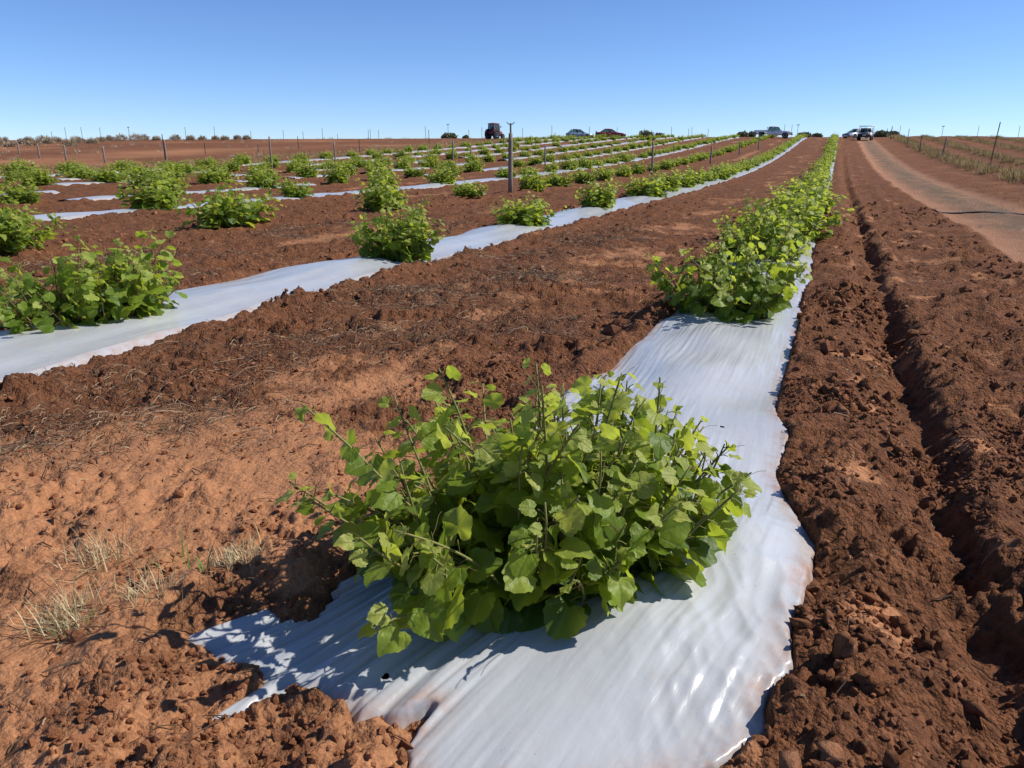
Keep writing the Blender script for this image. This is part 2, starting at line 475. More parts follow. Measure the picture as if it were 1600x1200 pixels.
M = dict(
    soil=soil_material(), clod=clod_material(), leaf=leaf_material(), film=plastic_material(), glass=glass_material(),
    cane=island_material('vine_cane', [(0.16, 0.10, 0.035), (0.20, 0.21, 0.06), (0.13, 0.055, 0.03)], 0.6),
    wood=plain('old_vine_wood', (0.10, 0.065, 0.045), 0.9, noise=0.4, scale=60),
    straw=island_material('straw', [(0.05, 0.03, 0.018), (0.10, 0.06, 0.035), (0.20, 0.125, 0.07), (0.36, 0.25, 0.14)], 0.85),
    dark_straw=island_material('dark_straw', [(0.05, 0.028, 0.017), (0.11, 0.066, 0.04), (0.20, 0.13, 0.078), (0.34, 0.245, 0.15)], 0.85),
    drygrass=island_material('dry_grass', [(0.36, 0.26, 0.13), (0.54, 0.43, 0.24), (0.66, 0.56, 0.36)], 0.8, 0.25),
    greengrass=island_material('green_grass', [(0.10, 0.17, 0.035), (0.19, 0.25, 0.06)], 0.6, 0.3),
    weeds=island_material('yellow_weeds', [(0.16, 0.12, 0.05), (0.28, 0.21, 0.085), (0.40, 0.29, 0.13), (0.46, 0.34, 0.17)], 0.8, 0.25),
    strip=island_material('strip_grass', [(0.34, 0.23, 0.11), (0.46, 0.33, 0.17), (0.26, 0.19, 0.085)], 0.8, 0.25),
    tussock=island_material('tussock', [(0.34, 0.26, 0.18), (0.50, 0.40, 0.29), (0.38, 0.33, 0.21), (0.56, 0.46, 0.34)], 0.85, 0.2),
    shrub=island_material('shrub_leaf', [(0.10, 0.12, 0.06), (0.16, 0.18, 0.10), (0.22, 0.22, 0.13)], 0.7, 0.2),
    post=plain('weathered_timber', (0.21, 0.17, 0.135), 0.9, noise=0.45, scale=14),
    steel=plain('galvanised_steel', (0.20, 0.19, 0.18), 0.55, 0.6, noise=0.3),
    rust=plain('dark_steel', (0.10, 0.08, 0.07), 0.7, 0.3, noise=0.3),
    black=plain('black_poly_pipe', (0.02, 0.02, 0.022), 0.5, noise=0.2),
    rubber=plain('tyre_rubber', (0.025, 0.024, 0.024), 0.85, noise=0.2),
    rim=plain('wheel_rim', (0.45, 0.45, 0.46), 0.35, 0.8),
    white=plain('white_paint', (0.74, 0.75, 0.75), 0.3, coat=0.5),
    silver=plain('pale_silver_paint', (0.62, 0.64, 0.66), 0.32, 0.15, coat=0.5),
    red=plain('dark_red_paint', (0.24, 0.012, 0.018), 0.28, coat=0.6),
    bluegrey=plain('blue_grey_paint', (0.23, 0.31, 0.40), 0.3, 0.2, coat=0.6),
    tractor=plain('faded_red_paint', (0.15, 0.035, 0.028), 0.55, noise=0.25, scale=6),
    dark=plain('dark_trim', (0.02, 0.02, 0.022), 0.6),
    seat=plain('seat_cloth', (0.05, 0.05, 0.055), 0.9),
    lamp=plain('lamp_glass', (0.75, 0.75, 0.72), 0.15),
    tail=plain('tail_lamp', (0.35, 0.01, 0.01), 0.2),
    plate=plain('number_plate', (0.7, 0.7, 0.66), 0.5),
)

# ------------------------------------------------------------------ mesh and object helpers
def link(name, me, mat=None, parent=None):
    o = bpy.data.objects.new(name, me)
    COL.objects.link(o)
    if mat is not None and me is not None and not me.materials:
        me.materials.append(mat)
    o.parent = parent
    return o

def empty(name, loc, rz=0.0):
    o = bpy.data.objects.new(name, None)
    COL.objects.link(o)
    o.location = loc
    o.rotation_euler = (0, 0, rz)
    o.empty_display_size = 0.2
    return o

def tag(o, label=None, cat=None, group=None, kind=None):
    for k, v in (('label', label), ('category', cat), ('group', group), ('kind', kind)):
        if v:
            o[k] = v
    return o

def np_mesh(name, V, F, smooth=True, attrs=None, uv=None):
    """V (n,3) array, F (m,3) or (m,4) array"""
    me = bpy.data.meshes.new(name)
    V = np.asarray(V, np.float32)
    F = np.asarray(F, np.int32)
    k = F.shape[1]
    me.vertices.add(len(V))
    me.vertices.foreach_set('co', V.ravel())
    me.loops.add(F.size)
    me.loops.foreach_set('vertex_index', F.ravel())
    me.polygons.add(len(F))
    me.polygons.foreach_set('loop_start', np.arange(0, F.size, k, dtype=np.int32))
    me.polygons.foreach_set('loop_total', np.full(len(F), k, np.int32))
    me.polygons.foreach_set('use_smooth', smooth if isinstance(smooth, np.ndarray) else np.full(len(F), bool(smooth)))
    for an, av in (attrs or {}).items():
        a = me.attributes.new(an, 'FLOAT', 'POINT')
        a.data.foreach_set('value', np.asarray(av, np.float32))
    if uv is not None:
        l = me.uv_layers.new(name='UVMap')
        l.data.foreach_set('uv', np.asarray(uv, np.float32)[F.ravel()].ravel())
    me.update(calc_edges=True)
    me.validate()
    return me

class MB:
    """collects simple solids into one mesh"""
    def __init__(self):
        self.v, self.f = [], []
    def add(self, vs, fs):
        n = len(self.v)
        self.v += [tuple(p) for p in vs]
        self.f += [tuple(i + n for i in q) for q in fs]
        return self
    def box(self, lo, hi, top=1.0):
        (x0, y0, z0), (x1, y1, z1) = lo, hi
        cx, cy = (x0 + x1) / 2, (y0 + y1) / 2
        tx, ty = (x1 - x0) / 2 * top, (y1 - y0) / 2 * top
        return self.add([(x0, y0, z0), (x1, y0, z0), (x1, y1, z0), (x0, y1, z0), (cx - tx, cy - ty, z1), (cx + tx, cy - ty, z1), (cx + tx, cy + ty, z1), (cx - tx, cy + ty, z1)],
                        [(3, 2, 1, 0), (4, 5, 6, 7), (0, 1, 5, 4), (1, 2, 6, 5), (2, 3, 7, 6), (3, 0, 4, 7)])
    def tube(self, pts, rad, n=6, cap=True):
        pts = [Vector(p) for p in pts]
        rads = rad if isinstance(rad, (list, tuple, np.ndarray)) else [rad] * len(pts)
        vs, fs = [], []
        for k, p in enumerate(pts):
            t = (pts[min(k + 1, len(pts) - 1)] - pts[max(k - 1, 0)]).normalized()
            a = t.cross(Vector((0, 0, 1)) if abs(t.z) < 0.9 else Vector((1, 0, 0))).normalized()
            b = t.cross(a)
            for j in range(n):
                w = 2 * math.pi * j / n
                vs.append(p + (a * math.cos(w) + b * math.sin(w)) * float(rads[k]))
        for k in range(len(pts) - 1):
            for j in range(n):
                q = (j + 1) % n
                fs.append((k * n + j, k * n + q, (k + 1) * n + q, (k + 1) * n + j))
        if cap:
            fs.append(tuple(range(n - 1, -1, -1)))
            fs.append(tuple((len(pts) - 1) * n + j for j in range(n)))
        return self.add(vs, fs)
    def disc_x(self, c, prof, n=20):
        """lathe about the x axis: prof = [(x offset, radius)]"""
        vs, fs = [], []
        for (dx, r) in prof:
            for j in range(n):
                w = 2 * math.pi * j / n
                vs.append((c[0] + dx, c[1] + r * math.cos(w), c[2] + r * math.sin(w)))
        for k in range(len(prof) - 1):
            for j in range(n):
                q = (j + 1) % n
                fs.append((k * n + j, k * n + q, (k + 1) * n + q, (k + 1) * n + j))
        fs.append(tuple(range(n)))
        fs.append(tuple((len(prof) - 1) * n + j for j in range(n - 1, -1, -1)))
        return self.add(vs, fs)
    def mesh(self, name, smooth=False):
        me = bpy.data.meshes.new(name)
        me.from_pydata(self.v, [], self.f)
        if smooth:
            me.polygons.foreach_set('use_smooth', [True] * len(me.polygons))
        me.update()
        return me
    def build(self, name, mat, parent=None, smooth=False, bevel=0.0):
        o = link(name, self.mesh(name, smooth), mat, parent)
        if bevel:
            b = o.modifiers.new('bevel', 'BEVEL')
            b.width = bevel
            b.segments = 2
            b.limit_method = 'ANGLE'
        return o

# ------------------------------------------------------------------ the ground: one sheet out to the horizon
def build_ground():
    head = math.atan2(HY, HX)
    fine = np.arange(-R(51), R(51), 0.0028)
    coarse = np.linspace(R(51), 2 * math.pi - R(51), 84)[:-1]
    ang = head + np.concatenate([fine, coarse])
    rad = [0.06, 0.25, 0.45, 0.65, 0.8, 0.9]
    while rad[-1] < 155:
        rad.append(rad[-1] * 1.006)
    while rad[-1] < 4500:
        rad.append(rad[-1] * 1.25)
    rad = np.array(rad)
    A, Q = np.meshgrid(ang, rad)
    x, y = (Q * np.cos(A)).ravel(), (Q * np.sin(A)).ravel()
    m = masks(x, y)
    z = ground_z(x, y, m)
    na, nr = len(ang), len(rad)
    i = np.arange(nr - 1)[:, None] * na
    j = np.arange(na)[None, :]
    j2 = (j + 1) % na
    F = np.stack([i + j, i + na + j, i + na + j2, i + j2], -1).reshape(-1, 4)
    F = F[:, ::-1]
    me = np_mesh('ground', np.stack([x, y, z], 1), F, True, dict(crust=m[2], track=m[3], weed=m[4], litter=m[5]))
    o = link('ground', me, M['soil'])
    tag(o, 'tilled red soil of the vineyard with ridges, clods and a driven track', kind='structure')
    # centre cap
build_ground()

# ------------------------------------------------------------------ plastic mulch sheets
ORD = ['first', 'second', 'third', 'fourth', 'fifth', 'sixth', 'seventh', 'eighth', 'ninth']
VINE1 = (-0.665, 1.965)

def film_wrinkles(x, y):
    """taut pleats along the pull of the film, fanning out and bunching towards the torn left tip"""
    global PLEAT
    end = 1 - sstep(0.9, 2.5, y)
    p = (x + 0.62 + 0.46 * end) / (0.52 + 0.16 * end) * 0.52 + 0.02 * vnoise(x * 1.3, y * 1.1, 50)
    left = sstep(-0.25, 0.15, -(x + 0.80)) * sstep(-0.2, 0.6, end)
    w = y
    patch = np.clip(0.55 + 0.9 * vnoise(x * 2.1, y * 1.7, 43), 0.12, 1.3)
    z = 0.026 * vnoise(p * 2.6, w * 1.3, 54) + 0.008 * patch * (0.5 - np.abs(vnoise(p * 9, w * 1.1, 55)))
    z = z + (0.0045 * patch + 0.018 * left) * (0.5 - np.abs(vnoise(p * 24, w * 1.2, 56))) + (0.0034 * patch + 0.012 * left) * (0.5 - np.abs(vnoise(p * 55, w * 1.4, 47)))
    # diagonal drag folds on the right side and sharp crinkles where the loose edge is bunched
    d2 = x * 0.55 - y * 0.83
    z = z + 0.020 * (0.5 - np.abs(vnoise(d2 * 5, (x + y) * 0.8, 57))) * np.exp(-((x + 0.15) / 0.32) ** 2 - ((y - 2.2) / 0.7) ** 2)
    cz = np.exp(-((x + 0.05) / 0.26) ** 2 - ((y - 1.75) / 0.6) ** 2)
    z = z + 0.004 * cz * (1.2 - 3 * np.abs(vnoise(x * 7 + y * 2, y * 5 - x * 3, 48)) - 2 * np.abs(vnoise(x * 15, y * 9 + x * 6, 49)))
    PLEAT = (p, w)
    return z + 0.03 * vnoise(x * 1.6, y * 1.2, 58)

def near_film():
    g = 0.0066
    xs, ys = np.arange(-1.72, 0.26, g), np.arange(0.9, 6.62, g)
    X, Y = np.meshgrid(xs, ys)
    x, y = X.ravel(), Y.ravel()
    s = sheet_sd(x, y)
    s = s + 0.008 * vnoise(x * 13, y * 13, 44) + 0.005 * vnoise(x * 37, y * 37, 45)
    soft = np.where(y < 1.6, 0.085, 0.012)              # the torn near end is half buried
    soft = 0.014 + (soft - 0.014) * sstep(0.75, 1.0, -x)
    z = smooth_z(x, y) + film_wrinkles(x, y) - 0.05 + 0.067 * sstep(-soft, soft, s)
    z = z + 0.07 * np.exp(-((x + 0.12) / 0.2) ** 2 - ((y - 2.35) / 0.35) ** 2) + 0.045 * np.exp(-((x + 0.28) / 0.3) ** 2 - ((y - 1.7) / 0.35) ** 2)
    # soil mound the vine stands in: film opens round it
    ux, uy = x - VINE1[0], y - VINE1[1]
    al, ac = ux * 0.68 + uy * 0.73, ux * 0.73 - uy * 0.68
    hole = (al / 0.40) ** 2 + (ac / 0.13) ** 2
    z = z + 0.03 * np.exp(-(hole - 1.2) ** 2)
    hole2 = ((x + 0.62) / 0.30) ** 2 + ((y - 6.2) / 0.35) ** 2
    keep = (s > -0.16) & ((s > -0.045) | (x < -0.75)) & (hole > 1.0) & (hole2 > 1.0)
    # a few small tears
    for tx, ty, tr in ((-0.90, 1.33, 0.0075), (-0.35, 3.4, 0.007)):
        keep &= np.hypot(x - tx, y - ty) > tr
    nx = len(xs)
    i = np.arange(len(ys) - 1)[:, None] * nx
    j = np.arange(nx - 1)[None, :]
    F = np.stack([i + j, i + j + 1, i + nx + j + 1, i + nx + j], -1).reshape(-1, 4)
    F = F[keep[F].all(1)]
    used = np.unique(F)
    remap = np.zeros(len(x), int)
    remap[used] = np.arange(len(used))
    dirt = 1 - sstep(0.0, 0.10, s)
    return np.stack([x, y, z], 1)[used], remap[F], np.stack([dirt, PLEAT[0], PLEAT[1]], 1)[used]

def row_film(i, y0, y1, vines):
    ys = [y0]
    while ys[-1] < y1:
        ys.append(ys[-1] + max(0.045, 0.006 * math.hypot(ROWS[i], ys[-1])))
    ys = np.array(ys)
    us = np.linspace(-1, 1, 41 if i < 2 else 21)
    U, Y = np.meshgrid(us, ys)
    half = HALF[i] + 0.16 + (0.16 if i == 1 else 0)
    y = Y.ravel()
    x = (row_x(i, Y) + U * half).ravel()
    s = plastic_sd(x, y, i)
    r = np.hypot(x, y)
    lift = 0.018 + 0.0009 * r
    z = smooth_z(x, y) - 0.05 + (0.05 + lift) * sstep(-0.03, 0.03, s)
    xr = x - ROWS[i]
    z = z + 0.014 * vnoise(xr * 4, y * 0.5, 61 + i) + 0.008 * np.abs(vnoise(xr * 12, y * 0.9, 62 + i)) + 0.035 * vnoise(xr * 0.5, y * 0.8, 63 + i)
    nu = len(us)
    a = np.arange(len(ys) - 1)[:, None] * nu
    b = np.arange(nu - 1)[None, :]
    F = np.stack([a + b, a + b + 1, a + nu + b + 1, a + nu + b], -1).reshape(-1, 4)
    keep = np.ones(len(x), bool)
    for (vx, vy) in vines:
        keep &= ((x - vx) / 0.22) ** 2 + ((y - vy) / 0.32) ** 2 > 1
    if i > 1:      # stretches where the film is buried under thrown soil
        keep &= fbm(y * 0.12 + i * 4, y * 0 + i, 2, 65) < np.where(y < 55, 0.05 if i > 3 else 0.9, 0.5)
    F = F[keep[F].all(1)]
    dirt = 0.7 * (1 - sstep(0.0, 0.14, s))
    return np.stack([x, y, z], 1), F, np.stack([dirt, xr + 0.06 * vnoise(y * 0.8, y * 0 + i, 66), y], 1)

# vine positions, row by row
VINES = []
near_y = {0: [6.15, 9.5, 12.2, 15.0, 17.7, 20.4], 1: [4.05, 8.0, 12.6, 17.3, 22.6], 2: [6.3, 10.4, 15.0, 19.8, 24.6],
          3: [13.1, 18.2, 23.0, 27.6], 4: [13.2, 17.9, 22.4, 27.0]}
ROW_END = [128, 124, 128, 122, 121, 119, 117, 115, 112]
for i, rx in enumerate(ROWS):
    ys = list(near_y.get(i, []))
    y = (ys[-1] if ys else -rx * 0.58 + 1.0)
    while y < ROW_END[i]:
        y += (4.35 if y < 22 and i < 5 else 2.75 if i < 2 else 3.2) + rng.uniform(-0.35, 0.35)
        if i > 2 and rng.random() < 0.04:
            continue
        ys.append(y)
    VINES.append([(rx + rng.uniform(-0.12, 0.12) + (0.1 if i == 1 and k == 1 else 0), yy) for k, yy in enumerate(ys)])
VINES[1][0] = (-5.15, 4.0)

film_labels = [
    'wide white plastic mulch sheet, torn at its near end, under the foreground vine',
    'white plastic mulch strip of the second row, under the broad vine at the left edge',
    None,
] + ['white plastic mulch strip along the %s vine row counted from the foreground row' % ORD[i] for i in range(3, 9)]
for i in range(len(ROWS)):
    if not HALF[i]:
        continue
    if i == 0:
        V1, F1, d1 = near_film()
        V2, F2, d2 = row_film(0, 6.55, 126, VINES[0])
        V, F, d = np.concatenate([V1, V2]), np.concatenate([F1, F2 + len(V1)]), np.concatenate([d1, d2])
    else:
        V, F, d = row_film(i, max(0.5, -ROWS[i] * 0.5 - 2.2), ROW_END[i] + 1, VINES[i])
    o = link('plastic_mulch_sheet', np_mesh('plastic_mulch_sheet', V, F, True, dict(dirt=d[:, 0], pleat=d[:, 1], along=d[:, 2])), M['film'])
    tag(o, film_labels[i], 'plastic sheet', 'white plastic mulch along the vine rows')

# ------------------------------------------------------------------ vine leaves
def leaf_shape(n, seed, hi=True):
    rs = np.random.default_rng(seed)
    c = np.array([0.0, 0.44])
    th = np.linspace(-np.pi, np.pi, n, endpoint=False) + np.pi / n
    rad = 0.50 + 0.035 * np.cos(th) + 0.014 * np.cos(3 * th) + 0.02 * np.cos(2 * th + np.pi)
    rad = rad - 0.20 * np.exp(-((np.abs(th) - np.pi) / 0.34) ** 2) + 0.07 * np.exp(-(th / 0.22) ** 2)
    if hi:
        rad = rad * (1 + 0.038 * (np.arange(n) % 2 * 2 - 1)) * (1 + rs.normal(0, 0.022, n))
    ox, oy = c[0] + rad * np.sin(th) * 1.02, c[1] + rad * np.cos(th)
    P = [np.array([[0, 0.40]])]
    if hi:
        P.append(np.stack([ox * 0.55, 0.40 + (oy - 0.40) * 0.55], 1))
    P.append(np.stack([ox, oy], 1))
    P = np.concatenate(P)
    x, y = P[:, 0], P[:, 1]
    fold, droop, wav = rs.uniform(0.06, 0.42), rs.uniform(0.05, 0.5), rs.uniform(0.03, 0.10)
    ph = rs.uniform(0, 6)
    z = fold * np.abs(x) - droop * y ** 2 - rs.uniform(-0.15, 0.3) * x * x + wav * np.sin(5 * np.arctan2(x, y - 0.4) + ph) * (x * x + (y - 0.4) ** 2) * 3
    V = np.stack([x, y, z], 1)
    F = []
    if hi:
        for j in range(n):
            q = (j + 1) % n
            F.append((0, 1 + q, 1 + j))
            F.append((1 + j, 1 + q, 1 + n + q))
            F.append((1 + j, 1 + n + q, 1 + n + j))
    else:
        for j in range(n):
            F.append((0, 1 + (j + 1) % n, 1 + j))
    return V, np.array(F), np.stack([x + 0.5, y], 1)

HI = [leaf_shape(28, 100 + k) for k in range(8)]
LO = [leaf_shape(7, 200 + k, False) for k in range(6)]
AGES = (0.08, 0.4, 0.85)
LEAF_MESH = {}
for k, (V, F, UV) in enumerate(HI):
    for a in range(3):
        me = np_mesh('leaf', V, F, True, dict(age=np.full(len(V), AGES[a])), UV)
        me.materials.append(M['leaf'])
        LEAF_MESH[(k, a)] = me

def rot_frames(d, n):
    """columns x, y=d, z=n for arrays of directions"""
    d = d / np.linalg.norm(d, axis=1, keepdims=True)
    n = n - (n * d).sum(1, keepdims=True) * d
    n = n / (np.linalg.norm(n, axis=1, keepdims=True) + 1e-9)
    x = np.cross(d, n)
    return np.stack([x, d, n], 2)

def grow_vine(seed, half_len, half_wid, axis, shoots, height, leaf, tall=0.12, step=0.055):
    """shoots fanning out of a low head; returns leaf arrays and cane polylines (with petioles) in local coordinates"""
    rs = np.random.default_rng(seed)
    ca, sa = math.cos(axis), math.sin(axis)
    canes, leaves = [], []
    for s in range(shoots):
        q = math.sqrt(rs.random())
        w = rs.uniform(0, 2 * math.pi)
        bu, bv = q * math.cos(w), q * math.sin(w)
        u, v = bu * half_len * 0.72, bv * half_wid * 0.72
        p = np.array([u * ca - v * sa, u * sa + v * ca, -0.02])
        ou, ov = bu * half_len, bv * half_wid
        out = np.array([ou * ca - ov * sa, ou * sa + ov * ca, 0.0]) * 0.95 + np.array([rs.normal(0, 0.13), rs.normal(0, 0.13), 0])
        L = height * rs.uniform(0.55, 1.05) * (1 - 0.18 * q)
        if rs.random() < tall and q < 0.8:
            L *= rs.uniform(1.15, 1.4)
        d = np.array([out[0], out[1], rs.uniform(0.7, 1.15) * (1.15 - 0.45 * q)])
        d /= np.linalg.norm(d)
        nseg = max(5, int(L / 0.05))
        pts = [p]
        bend = rs.normal(0, 0.05, 3)
        for k in range(nseg):
            d = d + np.array([0, 0, 0.035 if k > 2 else 0.06]) * (1 - 0.8 * q) + bend * 0.6 + rs.normal(0, 0.035, 3)
            if q > 0.75:
                d = d + np.array([0, 0, -0.012])
            d /= np.linalg.norm(d)
            p = p + d * (L / nseg)
            if p[2] < 0.03:
                p[2] = 0.03
            pts.append(p)
        pts = np.array(pts)
        pet = []
        side = rs.choice([-1, 1])
        dist, tot = rs.uniform(0.0, 0.05), L
        perp0 = rs.uniform(0, 6.28)
        while dist < tot - 0.004:
            t = dist / tot
            f = t * nseg
            k = min(int(f), nseg - 1)
            a = pts[k] + (pts[k + 1] - pts[k]) * (f - k)
            tang = pts[k + 1] - pts[k]
            tang = tang / np.linalg.norm(tang)
            side = -side
            ref = np.array([math.cos(perp0), math.sin(perp0), 0.0])
            lat = np.cross(tang, ref)
            lat = lat / (np.linalg.norm(lat) + 1e-6) * side
            pl = leaf * rs.uniform(0.45, 0.75) * (1 - 0.65 * t)
            pd = lat * 0.9 + tang * 0.5 + np.array([0, 0, 0.25]) + rs.normal(0, 0.2, 3)
            pd /= np.linalg.norm(pd)
            b = a + pd * pl
            size = leaf * (1.08 - 0.66 * t ** 1.6) * rs.uniform(0.58, 1.18)
            if t > 0.93:
                size *= 0.7
            hd = np.array([pd[0], pd[1], 0.0]) + np.array([out[0], out[1], 0]) * 0.5
            bd = hd + np.array([0, 0, rs.uniform(-0.85, 0.25) + 0.5 * t]) + rs.normal(0, 0.18, 3)
            nn = np.array([0, 0, 0.8]) + np.array([out[0], out[1], 0]) * 0.8 + rs.normal(0, 0.42, 3) + np.array([hd[0], hd[1], 0]) * 0.55
            young = 2 if t > 0.80 else (1 if t > 0.5 or rs.random() < 0.18 else 0)
            leaves.append((b, bd, nn, size, young, t))
            pet.append((a, b, 0.0020 * (leaf / 0.12)))
            dist += step * rs.uniform(0.7, 1.3) * (1.15 - 0.45 * t)
        canes.append((pts, pet))
    P = np.array([l[0] for l in leaves])
    D = np.array([l[1] for l in leaves])
    Nn = np.array([l[2] for l in leaves])
    S = np.array([l[3] for l in leaves])
    Y = np.array([l[4] for l in leaves])
    return P, rot_frames(D, Nn), S, Y, canes

def join_leaves(P, Rm, S, Y, shapes, seed=0):
    rs = np.random.default_rng(seed)
    kk = rs.integers(0, len(shapes), len(P))
    Vs, Fs, Us, As, n = [], [], [], [], 0
    for k, (V, F, UV) in enumerate(shapes):
        sel = np.nonzero(kk == k)[0]
        if not len(sel):
            continue
        W = np.einsum('aij,vj->avi', Rm[sel], V) * S[sel][:, None, None] + P[sel][:, None, :]
        nv = len(V)
        Vs.append(W.reshape(-1, 3))
        Fs.append((F[None] + (np.arange(len(sel)) * nv)[:, None, None]).reshape(-1, 3) + n)
        Us.append(np.tile(UV, (len(sel), 1)))
        As.append(np.repeat(np.array(AGES)[Y[sel]], nv))
        n += nv * len(sel)
    return np.concatenate(Vs), np.concatenate(Fs), np.concatenate(Us), np.concatenate(As)

def foliage_mesh(name, P, Rm, S, Y, shapes, seed=0):
    V, F, U, A = join_leaves(P, Rm, S, Y, shapes, seed)
    me = np_mesh(name, V, F, True, dict(age=A), U)
    me.materials.append(M['leaf'])
    return me

def cane_mb(mb, pts, pet, r0=0.0042, n=5, petioles=True, tendril=None):
    rads = np.linspace(r0, r0 * 0.42, len(pts))
    mb.tube(pts, rads, n)
    if petioles:
        for a, b, r in pet:
            mb.tube([a, (a + b) / 2 + np.array([0, 0, 0.004]), b], r, 3, False)
    if tendril is not None:
        rs = np.random.default_rng(tendril)
        for k in range(2):
            q = pts[-2 - k]
            d = rs.normal(0, 1, 3)
            d[2] = abs(d[2]) * 0.5
            d /= np.linalg.norm(d)
            tp = []
            for s in range(9):
                w = s * 0.55
                tp.append(q + d * 0.012 * s + np.array([math.cos(w), math.sin(w), math.sin(w * 0.7)]) * 0.008 * (s / 8))
            mb.tube(tp, 0.0008, 3, False)
    return mb

def head_mb(mb, rs, size):
    """short knotted head of old wood"""
    for k in range(5):
        w = k * 1.3 + rs.uniform(-0.3, 0.3)
        e = Vector((math.cos(w), math.sin(w), 0)) * size * rs.uniform(0.4, 1.0)
        mb.tube([(0, 0, -0.06), (e.x * 0.4, e.y * 0.4, 0.03), (e.x, e.y, 0.05)], [0.03, 0.022, 0.013], 6)
    return mb

VG = 'leafy green vines planted along the plastic rows'

def detailed_vine(loc, label, seed, half_len, half_wid, axis, shoots, height, leaf, each_cane, tall, name='vine', n_obj=300, step=0.055):
    P, Rm, S, Y, canes = grow_vine(seed, half_len, half_wid, axis, shoots, height, leaf, tall, step)
    root = empty(name, loc)
    tag(root, label, 'vine', VG)
    rs = np.random.default_rng(seed + 1)
    head_mb(MB(), rs, half_len * 0.5).build('trunk', M['wood'], root, True)
    if each_cane:
        for k, (pts, pet) in enumerate(canes):
            cane_mb(MB(), pts, pet, 0.0062, 6, True, seed * 100 + k).build('cane', M['cane'], root, True)
    else:
        mb = MB()
        for k, (pts, pet) in enumerate(canes):
            cane_mb(mb, pts, pet, 0.0058, 4)
        mb.build('canes', M['cane'], root, True)
    # leaves that show largest: the big ones on the camera's side and on the outside of the bush
    to_cam = np.array([-loc[0], -loc[1], CAM_H - loc[2]])
    to_cam = to_cam / np.linalg.norm(to_cam)
    score = S * (1 + 1.1 * (P @ to_cam) / max(half_len, 0.4))
    order = np.argsort(-score)
    top, rest = order[:n_obj], order[n_obj:]
    for q in top:
        o = bpy.data.objects.new('leaf', LEAF_MESH[(int(rs.integers(0, 8)), int(Y[q]))])
        COL.objects.link(o)
        o.parent = root
        o.matrix_local = Matrix.Translation(Vector(P[q])) @ Matrix([list(r) for r in Rm[q]]).to_4x4() @ Matrix.Scale(float(S[q]), 4)
    if len(rest):
        o = link('foliage', foliage_mesh('foliage', P[rest], Rm[rest], S[rest], Y[rest], HI, seed), None, root)
        o['kind'] = 'stuff'
    return root

AX1 = math.atan2(0.73, 0.68)
detailed_vine((VINE1[0], VINE1[1], 0.06), 'large leafy green vine sprouting through torn white plastic in the foreground',
              26, 0.52, 0.34, AX1, 145, 0.66, 0.112, True, 0.14, step=0.05)
bx, by = VINES[0][0]
detailed_vine((bx, by, gz(bx, by) + 0.06), 'rounded green vine on the white plastic directly behind the foreground vine', 31, 0.44, 0.42, R(80), 74, 0.66, 0.118, False, 0.16)
bx, by = VINES[1][0]
detailed_vine((bx, by, gz(bx, by) + 0.06), 'broad green vine on white plastic at the left edge, nearest of the second row', 44, 0.70, 0.40, R(88), 84, 0.64, 0.118, False, 0.16)
bx, by = VINES[1][1]
detailed_vine((bx, by, gz(bx, by) + 0.06), 'rounded bushy vine on the second white strip, next after the broad left-edge vine', 47, 0.38, 0.40, R(80), 66, 0.74, 0.115, False, 0.1)
bx, by = VINES[2][0]
detailed_vine((bx, by, gz(bx, by) + 0.04), 'tall green vine cut off by the left edge, in bare soil behind the broad one', 52, 0.50, 0.40, R(80), 66, 0.80, 0.12, False, 0.15)
bx, by = VINES[0][1]
detailed_vine((bx, by, gz(bx, by) + 0.06), 'green vine on the foreground row, third counted away from the camera', 36, 0.56, 0.44, R(85), 74, 0.72, 0.12, False, 0.16)
DONE = {(0, 0), (1, 0), (1, 1), (2, 0), (0, 1)}

PROTO = []
for k in range(10):
    rs = np.random.default_rng(300 + k)
    P, Rm, S, Y, canes = grow_vine(300 + k, (0.26, 0.30, 0.34, 0.30, 0.36, 0.40, 0.45, 0.52, 0.34, 0.42)[k], rs.uniform(0.29, 0.38), R(90), 44 + k * 2, rs.uniform(0.58, 0.76), 0.125, 0.16, 0.062)
    fm = foliage_mesh('foliage', P, Rm, S, Y, LO, 300 + k)
    mb = MB()
    for pts, pet in canes:
        cane_mb(mb, pts[::3], [], 0.005, 3)
    head_mb(mb, rs, 0.2)
    cm = mb.mesh('canes', True)
    cm.materials.append(M['cane'])
    PROTO.append((fm, cm))

